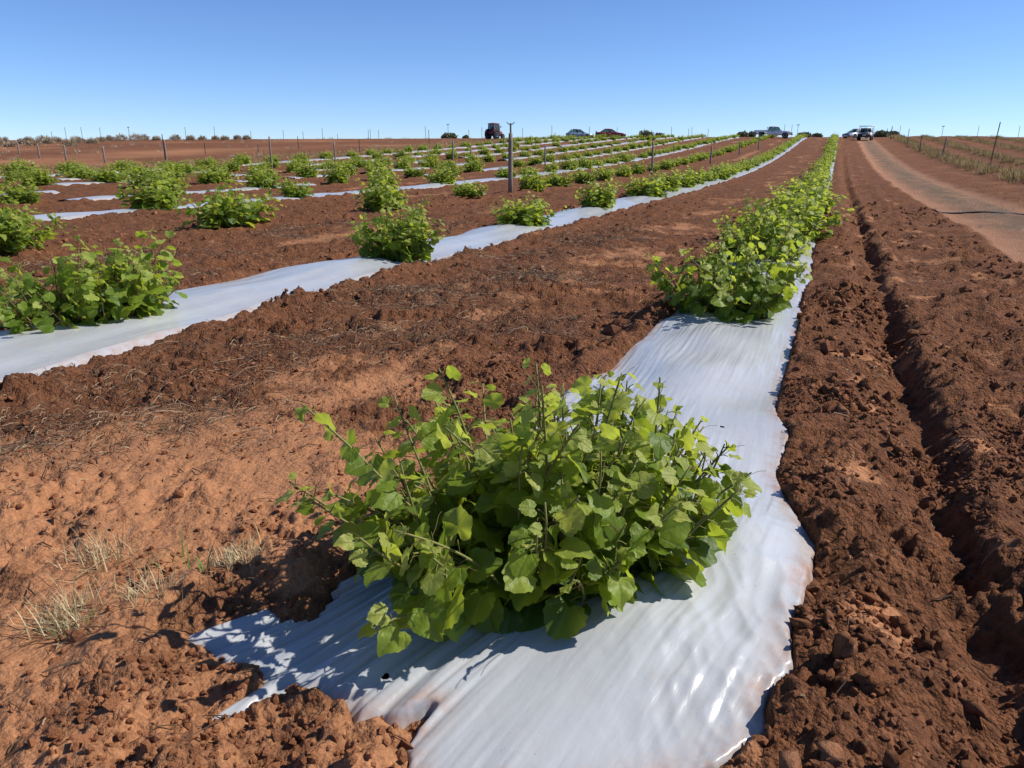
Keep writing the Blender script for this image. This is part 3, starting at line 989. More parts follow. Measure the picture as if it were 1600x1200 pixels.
SPECIAL = {
    (0, 2): 'green vine on the foreground row, fourth counted away from the camera',
    (1, 2): 'small round green vine on the second white strip, below the tall forked post',
    (1, 3): 'green vine on the second white strip, fourth counted away from the left edge',
    (1, 4): 'green vine on the second white strip, fifth counted away from the left edge',
    (2, 1): 'wide green vine in bare orange soil, right of the vine cut by the left edge',
    (2, 2): 'green vine in bare soil just behind the bushy vine of the second strip',
    (2, 3): 'green vine in bare soil just left of the tall forked post',
    (2, 4): 'green vine in bare soil just right of the tall forked post',
    (3, 0): 'green vine breaking the third visible white strip at the far left',
    (3, 1): 'green vine on the third visible white strip, next one right of the far left one',
    (4, 0): 'green vine on the fourth visible white strip near the left edge',
}
for i in range(len(ROWS)):
    for k, (vx, vy) in enumerate(VINES[i]):
        if (i, k) in DONE:
            continue
        fm, cm = PROTO[7] if (i, k) == (2, 1) else PROTO[int(rng.integers(4, 8))] if i == 0 else PROTO[int(rng.integers(0, 10))]
        root = empty('vine', (vx, vy, gz(vx, vy) + (0.06 if HALF[i] else 0.03)), rng.choice([0, math.pi]) + rng.uniform(-0.35, 0.35))
        s = rng.uniform(0.92, 1.2) * (1.2 if i > 2 else 1.06)
        if vy > 45:
            s *= 0.88
        root.scale = (s * rng.uniform(0.9, 1.25), s * rng.uniform(0.95, 1.5), s * rng.uniform(0.66, 1.0))
        lab = SPECIAL.get((i, k))
        if lab:
            tag(root, lab, 'vine', VG)
        else:
            far = vy > 62
            if far:
                lab = 'small green vine far up the hill in the %s row from the foreground' % ORD[i]
                tag(root, lab, 'vine', 'far vines of the ' + ORD[i] + ' row')
            else:
                nth = ['first', 'second', 'third', 'fourth', 'fifth', 'sixth', 'seventh', 'eighth', 'ninth', 'tenth', 'eleventh', 'twelfth', 'thirteenth', 'fourteenth',
                       'fifteenth', 'sixteenth', 'seventeenth', 'eighteenth', 'nineteenth', 'twentieth'][min(k + (1 if i == 0 else 0), 19)]
                tag(root, '%s green vine from the near end of the %s row from the foreground' % (nth, ORD[i]), 'vine', 'middle vines of the ' + ORD[i] + ' row')
        f = link('foliage', fm, None, root)
        f['kind'] = 'stuff'
        link('canes', cm, None, root)

# ------------------------------------------------------------------ clods and litter on the soil
def scatter_points(n, xr, yr, dens, seed):
    rs = np.random.default_rng(seed)
    x, y = rs.uniform(*xr, n), rs.uniform(*yr, n)
    m = masks(x, y)
    keep = rs.random(n) < dens(x, y, m)
    return x[keep], y[keep], tuple(a[keep] for a in m), rs

def build_clods():
    bm = bmesh.new()
    bmesh.ops.create_icosphere(bm, subdivisions=2, radius=1)
    bm.verts.ensure_lookup_table()
    B = np.array([v.co[:] for v in bm.verts])
    F = np.array([[v.index for v in f.verts] for f in bm.faces])
    bm.free()
    bm = bmesh.new()
    bmesh.ops.create_icosphere(bm, subdivisions=1, radius=1)
    B0 = np.array([v.co[:] for v in bm.verts])
    F0 = np.array([[v.index for v in f.verts] for f in bm.faces])
    bm.free()
    def variant(Bx, seed, amp):
        d = 1 + amp * fbm(Bx[:, 0] * 1.3 + seed, Bx[:, 1] * 1.3 + Bx[:, 2] * 1.9, 4, seed)
        return Bx * d[:, None] * np.array([1.1, 0.9, 0.72])
    big = [variant(B, k, 0.85) for k in range(6)]
    mid = [variant(B0, 40 + k, 0.9) for k in range(8)]
    small = [variant(B0, 20 + k, 0.7) for k in range(6)]
    Vs, Fs, Cs, Sm, n = [], [], [], [], 0
    def put(x, y, m, rs, r, shapes, Fx):
        nonlocal n
        z = ground_z(x, y, m)
        for k in range(len(shapes)):
            sel = np.arange(len(x)) % len(shapes) == k
            c = int(sel.sum())
            if not c:
                continue
            ax = rs.normal(0, 1, (c, 3))
            an = rs.normal(0, 1, (c, 3))
            Rm = rot_frames(ax, an)
            sc = r[sel][:, None] * rs.uniform(0.7, 1.3, (c, 3))
            W = np.einsum('aij,vj->avi', Rm, shapes[k]) * sc[:, None, :]
            W = W + np.stack([x[sel], y[sel], z[sel] + r[sel] * 0.25], 1)[:, None, :]
            nv = len(shapes[k])
            Vs.append(W.reshape(-1, 3))
            Fs.append((Fx[None] + (np.arange(c) * nv)[:, None, None]).reshape(-1, 3) + n)
            Cs.append(np.repeat(m[2][sel], nv))
            Sm.append(np.full(len(Fx) * c, Fx is F))
            n += nv * c
    def dens(x, y, m):
        edge = np.clip(1 - m[0] * 1.4, 0, 1)
        c = np.clip(0.35 + 0.9 * fbm(x * 1.3, y * 1.3, 2, 91), 0.03, 1)
        left = np.clip(1 - 0.75 * m[2], 0.1, 1) * (0.55 + 0.45 * m[1])
        lump_end = (y < 1.55) & (x < 0.1) & (x > -1.9)
        right = (x > -0.1) & (x < 2.2)
        return edge * (m[3] < 0.3) * c * np.where(right, 1.0, np.where(lump_end, 1.0, left * 0.55))
    inview = lambda x, y: (HX * x + HY * y > 1.0) & (np.abs(HY * x - HX * y) < 0.78 * (HX * x + HY * y) + 0.2)
    d2 = lambda x, y, m: dens(x, y, m) * inview(x, y)
    x, y, m, rs = scatter_points(15000, (-7, 2.2), (0.7, 7), d2, 501)
    put(x, y, m, rs, np.clip(rs.lognormal(-4.5, 0.45, len(x)), 0.005, 0.026), mid, F0)
    x, y, m, rs = scatter_points(1500, (0.05, 0.5), (1.1, 8), d2, 502)
    put(x, y, m, rs, np.clip(rs.lognormal(-4.1, 0.45, len(x)), 0.01, 0.032), big, F)
    x, y, m, rs = scatter_points(60000, (-3.6, 2.2), (0.8, 4.2), d2, 503)
    put(x, y, m, rs, np.clip(rs.lognormal(-4.9, 0.35, len(x)), 0.004, 0.014), small, F0)
    x, y, m, rs = scatter_points(9000, (-16, 2.2), (5, 22), d2, 504)
    put(x, y, m, rs, np.clip(rs.lognormal(-3.7, 0.4, len(x)), 0.012, 0.06), small, F0)
    me = np_mesh('soil_clods', np.concatenate(Vs), np.concatenate(Fs), np.concatenate(Sm), dict(crust=np.concatenate(Cs)))
    o = link('soil_clods', me, M['clod'])
    tag(o, 'loose clods of broken red soil lying over the tilled ground', 'soil', kind='stuff')
build_clods()

def build_straw(name, n, dens, lens, seed, mat, label, xr=(-9, 2.2), yr=(0.8, 14), up=0.0, wid=(0.0008, 0.0021)):
    x, y, m, rs = scatter_points(n, xr, yr, dens, seed)
    c = len(x)
    z = ground_z(x, y, m)
    L = np.clip(rs.lognormal(math.log(lens), 0.55, c), 0.012, 0.30)
    w = rs.uniform(*wid, c) * (1 + np.hypot(x, y) * 0.06)
    az = rs.uniform(0, 6.28, c)
    dx, dy = np.cos(az) * L / 2, np.sin(az) * L / 2
    za = np.maximum(ground_z(x - dx, y - dy), z - 0.02)
    zb = np.maximum(ground_z(x + dx, y + dy), z - 0.02)
    lift = rs.uniform(0, up, c) if up else 0
    A = np.stack([x - dx, y - dy, za + 0.004 + lift * rs.random(c)], 1)
    Bp = np.stack([x + dx, y + dy, zb + 0.004 + lift * rs.random(c)], 1)
    C = np.stack([x, y, np.maximum(z, (za + zb) / 2) + 0.007 + lift * 0.8], 1) + rs.normal(0, 1, (c, 3)) * (L * 0.03)[:, None] * np.array([1, 1, 0.3])
    px, py = -np.sin(az) * w, np.cos(az) * w
    V, F = [], []
    for Q in (A, C, Bp):
        for (k, hz) in ((-1, 0), (1, 0), (0, 1)):
            V.append(Q + np.stack([px * k, py * k, w * 1.6 * hz], 1))
    V = np.stack(V, 1).reshape(-1, 3)
    idx = np.arange(c)[:, None] * 9
    quads = []
    for s in (0, 3):
        for a, b in ((0, 1), (1, 2), (2, 0)):
            quads.append([s + a, s + b, s + 3 + b, s + 3 + a])
    F = (idx[:, :, None] + np.array(quads)[None]).reshape(-1, 4)
    o = link(name, np_mesh(name, V, F, False), mat)
    tag(o, label, 'straw', kind='stuff')

def dens_litter(x, y, m):
    return np.clip(m[5] - 0.08 + 0.18 * (x < -1.3) * (1 - m[2]), 0, 1) * (1 - m[0]) * (m[3] < 0.3)
def dens_thin(x, y, m):
    return (0.25 + 0.4 * m[5] + 0.15 * m[2]) * (1 - m[0]) * (m[3] < 0.4)
build_straw('dark_straw_litter', 46000, dens_litter, 0.045, 601, M['dark_straw'], 'matted dark straw and twig litter lying between the rows', up=0.015)
HEAPS = ((-3.3, 2.15, 0.40), (-2.85, 2.75, 0.36), (-3.75, 3.0, 0.3), (-3.0, 4.4, 0.45), (-3.5, 6.0, 0.5), (-2.9, 7.6, 0.55))
build_straw('straw_heaps', 18000, lambda x, y, m: np.clip(sum(np.exp(-((x - a) ** 2 + (y - b) ** 2 * 1.4) / r ** 2) for a, b, r in HEAPS), 0, 1) * (1 - m[0]), 0.04, 604, M['dark_straw'],
            'dark heaps of matted twigs and straw on the left foreground soil', xr=(-4.4, -1.9), yr=(1.6, 8.4), up=0.03, wid=(0.0008, 0.0018))
build_straw('pale_straw_litter', 12000, dens_thin, 0.042, 602, M['straw'], 'scattered pale straw bits on the red soil', up=0.006)
build_straw('pale_straw_litter', 2500, lambda x, y, m: (x > 0.05) * 0.4 * (1 - m[0]), 0.02, 603, M['straw'], 'small pale straw crumbs on the dark soil right of the plastic', xr=(0, 2.2), yr=(1, 14), wid=(0.001, 0.0024))

# ------------------------------------------------------------------ grass tufts
def tuft_mesh(name, blades, length, spread, width, seed, mat, stiff=0.5, flop=0.0):
    rs = np.random.default_rng(seed)
    V, F = [], []
    for k in range(blades):
        az = rs.uniform(0, 6.28)
        L = length * rs.uniform(0.45, 1.15)
        b = rs.normal(0, spread * 0.3, 2)
        lean = rs.uniform(0.1, 1.0)
        out = np.array([math.cos(az), math.sin(az)])
        pr = np.array([-out[1], out[0]])
        w = width * rs.uniform(0.6, 1.3)
        base = len(V)
        for s in range(4):
            t = s / 3
            rr = spread * 0.15 + L * (lean * t ** (1 + stiff))
            hh = L * (1 - 0.45 * lean) * t - flop * L * t * t * lean
            c = b + out * rr
            ww = w * (1 - t) ** 0.7
            if s < 3:
                V.append((c[0] + pr[0] * ww, c[1] + pr[1] * ww, hh - 0.01))
                V.append((c[0] - pr[0] * ww, c[1] - pr[1] * ww, hh - 0.01))
            else:
                V.append((c[0], c[1], hh - 0.01))
        F += [(base, base + 1, base + 3, base + 2), (base + 2, base + 3, base + 5, base + 4), (base + 4, base + 5, base + 6)]
    me = bpy.data.meshes.new(name)
    me.from_pydata(V, [], F)
    me.materials.append(mat)
    me.update()
    return me

tufts = [((-1.87, 1.20), 190, 0.13, 'bleached dry grass tuft at the far left of the foreground', 0),
         ((-2.08, 1.48), 80, 0.16, 'thin dry grass tuft lying over, behind the bleached tuft', 1),
         ((-1.72, 1.36), 90, 0.10, 'small dry grass tuft between the bleached tuft and the plastic', 2),
         ((-1.60, 1.60), 170, 0.10, 'rounded dry grass tuft touching the torn tip of the plastic', 3)]
for (tx, ty), nb, ln, lab, k in tufts:
    o = link('dry_grass_tuft', tuft_mesh('dry_grass_tuft', int(nb * 1.5), ln, 0.14, 0.0017, 700 + k, M['drygrass'], 0.4, 0.35))
    o.location = (tx, ty, gz(tx, ty))
    tag(o, lab, 'grass tuft', 'dry grass tufts in the foreground')
for (tx, ty), nb, ln, lab, k in [((-1.86, 1.56), 5, 0.15, 'few green grass blades behind the bleached tuft', 4), ((-1.66, 1.50), 7, 0.14, 'green grass blades beside the tuft at the plastic tip', 5),
                                 ((-1.82, 1.16), 10, 0.10, 'short green blades growing in front of the bleached tuft', 6), ((-1.28, 2.05), 8, 0.13, 'green grass blades at the left foot of the foreground vine', 7)]:
    o = link('green_grass_tuft', tuft_mesh('green_grass_tuft', nb, ln, 0.07, 0.003, 700 + k, M['greengrass'], 0.5, 0.2))
    o.location = (tx, ty, gz(tx, ty))
    tag(o, lab, 'grass', 'green grass blades in the foreground')

def grass_field(name, pts, variants, scale, label, mat_kind, seed):
    """joined tufts, too many to count"""
    rs = np.random.default_rng(seed)
    Vs, Fs, n = [], [], 0
    Vv = []
    for me in variants:
        v = np.empty(len(me.vertices) * 3)
        me.vertices.foreach_get('co', v)
        fs = [tuple(p.vertices) for p in me.polygons]
        tri = []
        for f in fs:
            tri.append(f[:3])
            if len(f) == 4:
                tri.append((f[0], f[2], f[3]))
        Vv.append((v.reshape(-1, 3), np.array(tri)))
    xs, ys = pts[:, 0], pts[:, 1]
    zs = ground_z(xs, ys)
    for q in range(len(pts)):
        V, F = Vv[rs.integers(0, len(Vv))]
        a = rs.uniform(0, 6.28)
        s = scale * rs.uniform(0.55, 1.35)
        c, d = math.cos(a) * s, math.sin(a) * s
        Vs.append(np.stack([V[:, 0] * c - V[:, 1] * d + xs[q], V[:, 0] * d + V[:, 1] * c + ys[q], V[:, 2] * s * rs.uniform(0.8, 1.2) + zs[q] - 0.02], 1))
        Fs.append(F + n)
        n += len(V)
    o = link(name, np_mesh(name, np.concatenate(Vs), np.concatenate(Fs), False), mat_kind)
    tag(o, label, 'grass', kind='stuff')
    return o

wv = [tuft_mesh('weed_tuft', 30, 0.46, 0.5, 0.016, 800 + k, M['weeds'], 0.6, 0.3) for k in range(4)]
gv = [tuft_mesh('strip_tuft', 16, 0.30, 0.4, 0.016, 820 + k, M['strip'], 0.4, 0.1) for k in range(4)]
rs = np.random.default_rng(9)
for k, wx in enumerate(WEED_ROWS):
    n = int(760 - 100 * k)
    yy = rs.uniform(wx * 2.2, 135, n)
    yy = yy[fbm(yy * 0.25, yy * 0 + k, 2, 95) + 0.35 > 0]
    pts = np.stack([wx + rs.normal(0, 0.30, len(yy)), yy], 1)
    grass_field('weedy_row', pts, wv, 1.15 if k == 0 else 1.0, 'yellow-green dry weeds along the %s bare row right of the track' % ['nearest', 'second', 'third', 'fourth'][k], M['weeds'], 900 + k)
n = 1900
pts = np.stack([rs.uniform(-46.5, -40.6, n) + rs.normal(0, 0.5, n), rs.uniform(22, 122, n)], 1)
grass_field('dry_grass_strip', pts, gv, 1.0, 'strip of short dry tan grass between the vines and the fallow field', M['strip'], 910)
n = 420
pts = np.stack([rs.uniform(-150, -47, n), rs.uniform(20, 150, n)], 1)
grass_field('fallow_field_tufts', pts, wv, 1.0, 'sparse dark weed tufts dotted over the bare fallow field', M['tussock'], 911)
n = 900
pts = np.stack([rs.normal(3.5, 0.45, n), rs.uniform(10, 115, n)], 1)
grass_field('track_weeds', pts, gv, 0.28, 'flattened grey-green weeds in the middle of the track', M['tussock'], 912)

# ------------------------------------------------------------------ hill-crest shrubs and tussocks
def shrub(name, loc, rx, rz, label, cat, group, seed, mat, n=420, leaf=0.16, spiky=False):
    rs = np.random.default_rng(seed)
    root = empty(name, loc)
    tag(root, label, cat, group)
    c = rs.normal(0, 1, (n, 3))
    c /= np.linalg.norm(c, axis=1, keepdims=True)
    c *= rs.uniform(0.45, 1.0, (n, 1)) ** 0.5
    lob = 1 + 0.3 * fbm(c[:, 0] * 2 + seed, c[:, 1] * 2 + c[:, 2] * 1.7, 2, seed)
    P = c * lob[:, None] * np.array([rx, rx * 0.8, rz]) + np.array([0, 0, rz * 0.62])
    P = P[P[:, 2] > 0.05]
    D = rs.normal(0, 1, P.shape) + (P - np.array([0, 0, 0.1 * rz])) * (2.2 / rx if spiky else 0.3)
    Rm = rot_frames(D, rs.normal(0, 1, P.shape))
    S = rs.uniform(0.6, 1.3, len(P)) * leaf
    shapes = LO if not spiky else [(V * np.array([0.16, 1.8, 1]), F, U) for V, F, U in LO]
    V, F, U, A = join_leaves(P, Rm, S, np.zeros(len(P), int), shapes, seed)
    o = link('crown', np_mesh('crown', V, F, False), mat, root)
    o['kind'] = 'stuff'
    mb = MB()
    for k in range(4):
        w = k * 1.57 + rs.uniform(-0.4, 0.4)
        mb.tube([(0, 0, -0.15), (0.25 * rx * math.cos(w), 0.25 * rx * math.sin(w), rz * 0.5), (0.55 * rx * math.cos(w), 0.55 * rx * math.sin(w), rz * 1.0)], [0.03 * rx + 0.01, 0.02 * rx + 0.006, 0.005], 5)
    mb.build('trunk', M['wood'], root, True)
    return root

def place(px, d):
    """point at lateral pixel column px and depth d on the hill, as (x, y, z)"""
    lat = (px - 800) / 1164.0 * (d * math.cos(PITCH) + 0.0)
    x, y = HX * d + HY * lat, HY * d - HX * lat
    return x, y

def spot(px, d, dz=0.0):
    x, y = place(px, d)
    return (x, y, gz(x, y) + dz)

bushes = [(702, 132, 1.55, 0.95, 'dark rounded shrub on the skyline left of the tractor'), (728, 134, 0.5, 0.5, 'very small dark shrub on the skyline beside the rounded one'),
          (1008, 136, 1.5, 1.15, 'olive shrub on the skyline right of the red car'), (1028, 138, 0.9, 0.8, 'small olive shrub right of the skyline shrub near the red car'),
          (1158, 138, 1.1, 1.0, 'grey-green shrub on the skyline just left of the white dual-cab pickup'), (1172, 139, 0.7, 1.0, 'narrow shrub on the skyline touching the pickup tray'),
          (1254, 136, 1.5, 0.9, 'low dark shrub on the skyline right of the dual-cab pickup'), (1273, 138, 0.9, 0.7, 'small dark shrub on the skyline at the head of the foreground row'),
          (1374, 128, 1.3, 1.05, 'grey shrub on the skyline right of the oncoming white pickup'), (1390, 130, 1.0, 0.8, 'smaller grey shrub on the skyline beside a dark post')]
for k, (px, d, rx, rz, lab) in enumerate(bushes):
    shrub('shrub', spot(px, d, -0.1), rx * 0.85, rz * 0.62, lab, 'shrub', 'shrubs on the skyline', 1000 + k, M['shrub'], 800, 0.24)

tp = [(3, 96), (14, 108), (24, 92), (37, 104), (48, 112), (60, 95), (72, 108), (84, 100), (96, 114), (108, 96), (120, 108), (133, 112), (146, 104), (160, 112), (172, 118), (192, 118), (212, 119),
      (232, 120), (252, 120), (275, 120), (296, 121), (318, 122), (335, 122), (352, 123), (372, 124), (390, 124)]
for k, (px, d) in enumerate(tp):
    px, d = px + random.uniform(-6, 6), d + random.uniform(-5, 3)
    s = random.uniform(0.35, 0.8) * (1.0 if px < 290 else 0.6)
    lab = ('dry brown tussock bush in the row along the left skyline' if px < 180 else 'dry tussock bush on the bare crest of the left field') if px < 290 else 'low dry tussock on the crest right of the bush row'
    g = 'tussocks at the left edge' if px < 180 else ('tussocks on the left crest' if px < 290 else 'low tussocks on the left crest')
    shrub('tussock_bush', spot(px, d, -0.05), 1.0 * s, 0.55 * s, lab, 'tussock', g, 1100 + k, M['tussock'], 380, 0.26, True)

# ------------------------------------------------------------------ posts
def timber_post(px, d, height, label, group=None, r=0.055, lean=0.0, fork=False):
    x, y, z = spot(px, d)
    root = empty('timber_post', (x, y, z))
    tag(root, label, 'post', group)
    rs = random.Random(int(px * 10 + d))
    lx, ly = rs.uniform(-0.02, 0.02) + lean, rs.uniform(-0.02, 0.02)
    pts = [(lx * h + rs.uniform(-0.006, 0.006), ly * h, h) for h in (-0.3, 0.3 * height, 0.6 * height, 0.85 * height, height)]
    MB().tube(pts, [r * 1.05, r, r * 0.95, r * 0.9, r * 0.84], 9).build('shaft', M['post'], root, True)
    if fork:
        t = Vector((lx * height, ly * height, height))
        MB().tube([t + Vector((0, 0, -0.25)), t + Vector((0, 0, 0.30))], 0.028, 6).build('top_stake', M['rust'], root, True)
        for s in (-1, 1):
            MB().tube([t + Vector((0, 0, 0.26)), t + Vector((s * 0.07, 0, 0.27)), t + Vector((s * 0.13, 0, 0.33))], 0.014, 5).build('fork_arm', M['rust'], root, True)
    else:
        MB().tube([(lx * height - 0.01, -r * 1.3, height * 0.8), (lx * height + 0.01, r * 1.3, height * 0.8)], 0.008, 5).build('wire_staple', M['rust'], root, True)
    return root

def steel_post(px, d, height, label, group=None, w=0.03, lean=0.0, cross=False):
    x, y, z = spot(px, d)
    root = empty('steel_post', (x, y, z))
    tag(root, label, 'post', group)
    mb = MB()
    for a in (0, 2.1, 4.2):
        c, s = math.cos(a), math.sin(a)
        p = [(0, 0), (c * w - s * 0.004, s * w + c * 0.004), (c * w + s * 0.004, s * w - c * 0.004)]
        lo = [(u, v, -0.3) for u, v in p]
        hi = [(u + lean * height, v, height) for u, v in p]
        mb.add(lo + hi, [(0, 1, 4, 3), (1, 2, 5, 4), (2, 0, 3, 5), (3, 4, 5), (2, 1, 0)])
    mb.build('shaft', M['rust'], root)
    if cross:
        MB().box((-0.22 + lean * height, -0.03, height - 0.06), (0.22 + lean * height, 0.03, height + 0.03)).build('crossbar', M['rust'], root)
    return root

timber_post(797.5, 24.7, 1.76, 'tall weathered timber post with a forked iron top, centre left', None, 0.075, 0.02, True)
row3 = [(1020, 41.2, 1.7, 'timber post in the third row, next one beyond the forked post'), (1111, 56.2, 1.25, 'timber post in the third row, third counted from the forked post'),
        (1155, 70.5, 1.15, 'timber post in the third row, fourth counted from the forked post'), (1184, 78.4, 1.4, 'timber post just below the white dual-cab pickup')]
for px, d, hh, lab in row3:
    timber_post(px, d, hh, lab, 'posts of the third row', 0.06)
mids = [(423, 46, 1.95, 'timber post standing alone among the left rows'), (523, 59, 1.45, 'timber post second right of the lone left one'), (708, 53.5, 1.6, 'timber post midway between the lone left one and the forked post'),
        (683, 70.5, 1.05, 'short timber post left of the midway one'), (852, 52.7, 1.3, 'thin timber post right behind the forked post'), (787, 88, 1.15, 'short dark post under the tractor, left of the forked post'),
        (736, 60, 0.9, 'stub of a post among the vines under the tractor')]
for px, d, hh, lab in mids:
    timber_post(px, d, hh, lab, 'old posts among the left rows', 0.055)
fence = [(30, 72, 1.05), (61, 65.2, 1.05), (102, 61.2, 1.15), (162, 58.2, 1.2), (259, 60.3, 1.6)]
fl = ['leftmost pale fence post before the fallow field', 'second pale fence post from the left before the fallow field', 'third pale fence post from the left before the fallow field',
      'fourth pale fence post from the left before the fallow field', 'tallest pale fence post before the fallow field, with a steel stake behind']
tops = []
for (px, d, hh), lab in zip(fence, fl):
    o = timber_post(px, d, hh, lab, 'fence posts before the fallow field', 0.07)
    tops.append(Vector(o.location) + Vector((0, 0, hh)))
mids2 = [(257, 61.5, 2.0, 'thin steel stake behind the tallest pale fence post'), (321, 72, 1.0, 'short steel post in the fallow field, right of the pale fence'), (404, 75, 0.8, 'low steel post in the fallow field'),
         (467, 84, 1.3, 'steel post at the tan strip, right part of the fallow field'), (562, 77, 1.15, 'steel post at the tan strip before the tractor'), (671, 95, 1.7, 'steel post at the tan strip below the round shrub')]
for px, d, hh, lab in mids2:
    steel_post(px, d, hh, lab, 'steel posts in the fallow field', 0.035)
for hz in (0.35, 0.75, 0.95):
    mb = MB()
    pts = []
    for k, t in enumerate(tops):
        h0 = fence[k][2]
        p = t - Vector((0, 0, h0)) + Vector((0, 0.08, h0 * hz))
        if pts:
            a = pts[-1]
            pts += [a.lerp(p, 0.33) - Vector((0, 0, 0.03)), a.lerp(p, 0.67) - Vector((0, 0, 0.03))]
        pts.append(p)
    o = mb.tube(pts, 0.004, 4).build('fence_wire', M['steel'])
    tag(o, '%s wire strung along the pale fence posts before the fallow field' % {0.35: 'lowest', 0.75: 'middle', 0.95: 'top'}[hz], 'wire', 'wires of the left fence')

sky_posts = [(2, 112, 1.6, 0), (86, 118, 1.3, 0), (108, 118, 1.9, 0), (133, 119, 1.9, 0), (162, 120, 1.9, 0), (206, 121, 1.9, 1), (294, 121, 1.9, 0), (339, 122, 1.9, 0), (395, 122, 1.3, 0), (445, 123, 1.4, 0), (476, 123, 1.2, 0),
             (506, 123, 1.7, 0), (529, 124, 0.8, 0), (580, 124, 1.5, 0), (577, 126, 1.4, 0), (593, 124, 1.4, 0), (666, 124, 1.9, 0), (701, 128, 2.2, 1), (733, 124, 1.3, 0), (753, 123, 1.7, 0), (816, 123, 1.6, 0), (862, 118, 1.9, 0),
             (867, 124, 0.9, 0), (920, 121, 1.7, 0), (963, 126, 1.6, 0), (1005, 123, 1.4, 0), (1047, 123, 1.6, 0), (1074, 122, 1.4, 0), (1079, 122, 1.6, 0), (1104, 123, 1.3, 0), (1222, 116, 2.0, 0), (1233, 118, 1.9, 0), (1242, 122, 1.9, 1),
             (1381, 120, 1.4, 0), (1401, 122, 1.7, 0), (1467, 122, 1.7, 1), (1522, 122, 1.7, 0), (1586, 122, 1.8, 0)]
for px, d, hh, cr in sky_posts:
    if px < 180:
        lab, g = 'thin post on the skyline at the far left, above the pale fence', 'skyline posts far left'
    elif px < 420:
        lab, g = 'thin post on the left skyline above the fallow field', 'skyline posts over the fallow field'
    elif px < 760:
        lab, g = 'thin post on the skyline left of the tractor', 'skyline posts left of the tractor'
    elif px < 890:
        lab, g = 'thin post on the skyline between the tractor and the blue-grey car', 'skyline posts right of the tractor'
    elif px < 1180:
        lab, g = 'thin post on the skyline between the blue-grey car and the dual-cab pickup', 'skyline posts behind the cars'
    elif px < 1300:
        lab, g = 'thin post on the skyline at the nose of the dual-cab pickup', 'skyline posts by the pickup'
    else:
        lab, g = 'thin post on the skyline right of the track', 'skyline posts right of the track'
    if cr:
        lab = lab.replace('thin post', 'crossbar-topped post')
        g = g + ' with crossbar'
    steel_post(px, d, hh, lab, g, 0.032, random.uniform(-0.03, 0.03), bool(cr))
rp = [(1473, 62, 1.5, 'dark timber post leaning right in the weedy row by the track', 1), (1549, 45, 2.6, 'tall thin steel stake leaning in the weedy row by the track', 0), (1436, 73, 1.5, 'thin post in the weedy row, beyond the dark leaning one', 0),
      (1415, 84, 1.9, 'thin tall post in the weedy row, farthest of its line', 0), (1388, 112, 1.7, 'dark thick post on the skyline at the head of the track', 1)]
for px, d, hh, lab, tmb in rp:
    if tmb:
        timber_post(px, d, hh, lab, None, 0.06, 0.08 if px == 1473 else 0.0)
    else:
        steel_post(px, d, hh, lab, None, 0.035 if px != 1549 else 0.03, 0.06 if px == 1549 else 0.0)

# black irrigation pipe across the track
pp = []
for t in np.linspace(0, 1, 26):
    x, y = 2.2 + 4.2 * t, 20.3 + 1.1 * t + 0.10 * math.sin(t * 7) + 0.05 * math.sin(t * 17)
    pp.append((x, y, gz(x, y) + 0.018))
tag(MB().tube(pp, 0.02, 8).build('irrigation_pipe', M['black'], None, True), 'black irrigation pipe laid across the sandy track', 'pipe')

# ------------------------------------------------------------------ vehicles (front at +Y)
def loft(stations):
    """stations: (y, [(x, z) half section from bottom to top])"""
    vs, fs = [], []
    n = len(stations[0][1]) * 2
    for y, sec in stations:
        ring = [(x, y, z) for x, z in sec] + [(-x, y, z) for x, z in reversed(sec)]
        vs += ring
    for k in range(len(stations) - 1):
        for j in range(n):
            q = (j + 1) % n
            fs.append((k * n + j, k * n + q, (k + 1) * n + q, (k + 1) * n + j))
    fs.append(tuple(range(n)))
    fs.append(tuple((len(stations) - 1) * n + j for j in range(n - 1, -1, -1)))
    return vs, fs

def wheel(root, x, y, r, w, rimr=0.62):
    s = 1 if x > 0 else -1
    wm = MB().disc_x((x, y, r), [(-w / 2, r * 0.72), (-w / 2, r * 0.93), (-w * 0.36, r), (w * 0.36, r), (w / 2, r * 0.93), (w / 2, r * 0.72)], 24).build('tyre', M['rubber'], root, True)
    MB().disc_x((x + s * w * 0.5, y, r), [(-s * 0.03, r * rimr), (s * 0.006, r * rimr), (s * 0.006, r * rimr * 0.85), (-s * 0.02, r * rimr * 0.7), (0.0, r * 0.16)], 16).build('rim', M['rim'], wm)
    return wm

def pane(root, quad, name='window'):
    a, b, c, d = [Vector(p) for p in quad]
    n = (b - a).cross(d - a).normalized() * 0.004
    vs = [a + n, b + n, c + n, d + n, a - n, b - n, c - n, d - n]
    return MB().add(vs, [(0, 1, 2, 3), (7, 6, 5, 4), (0, 4, 5, 1), (1, 5, 6, 2), (2, 6, 7, 3), (3, 7, 4, 0)]).build(name, M['glass'], root)

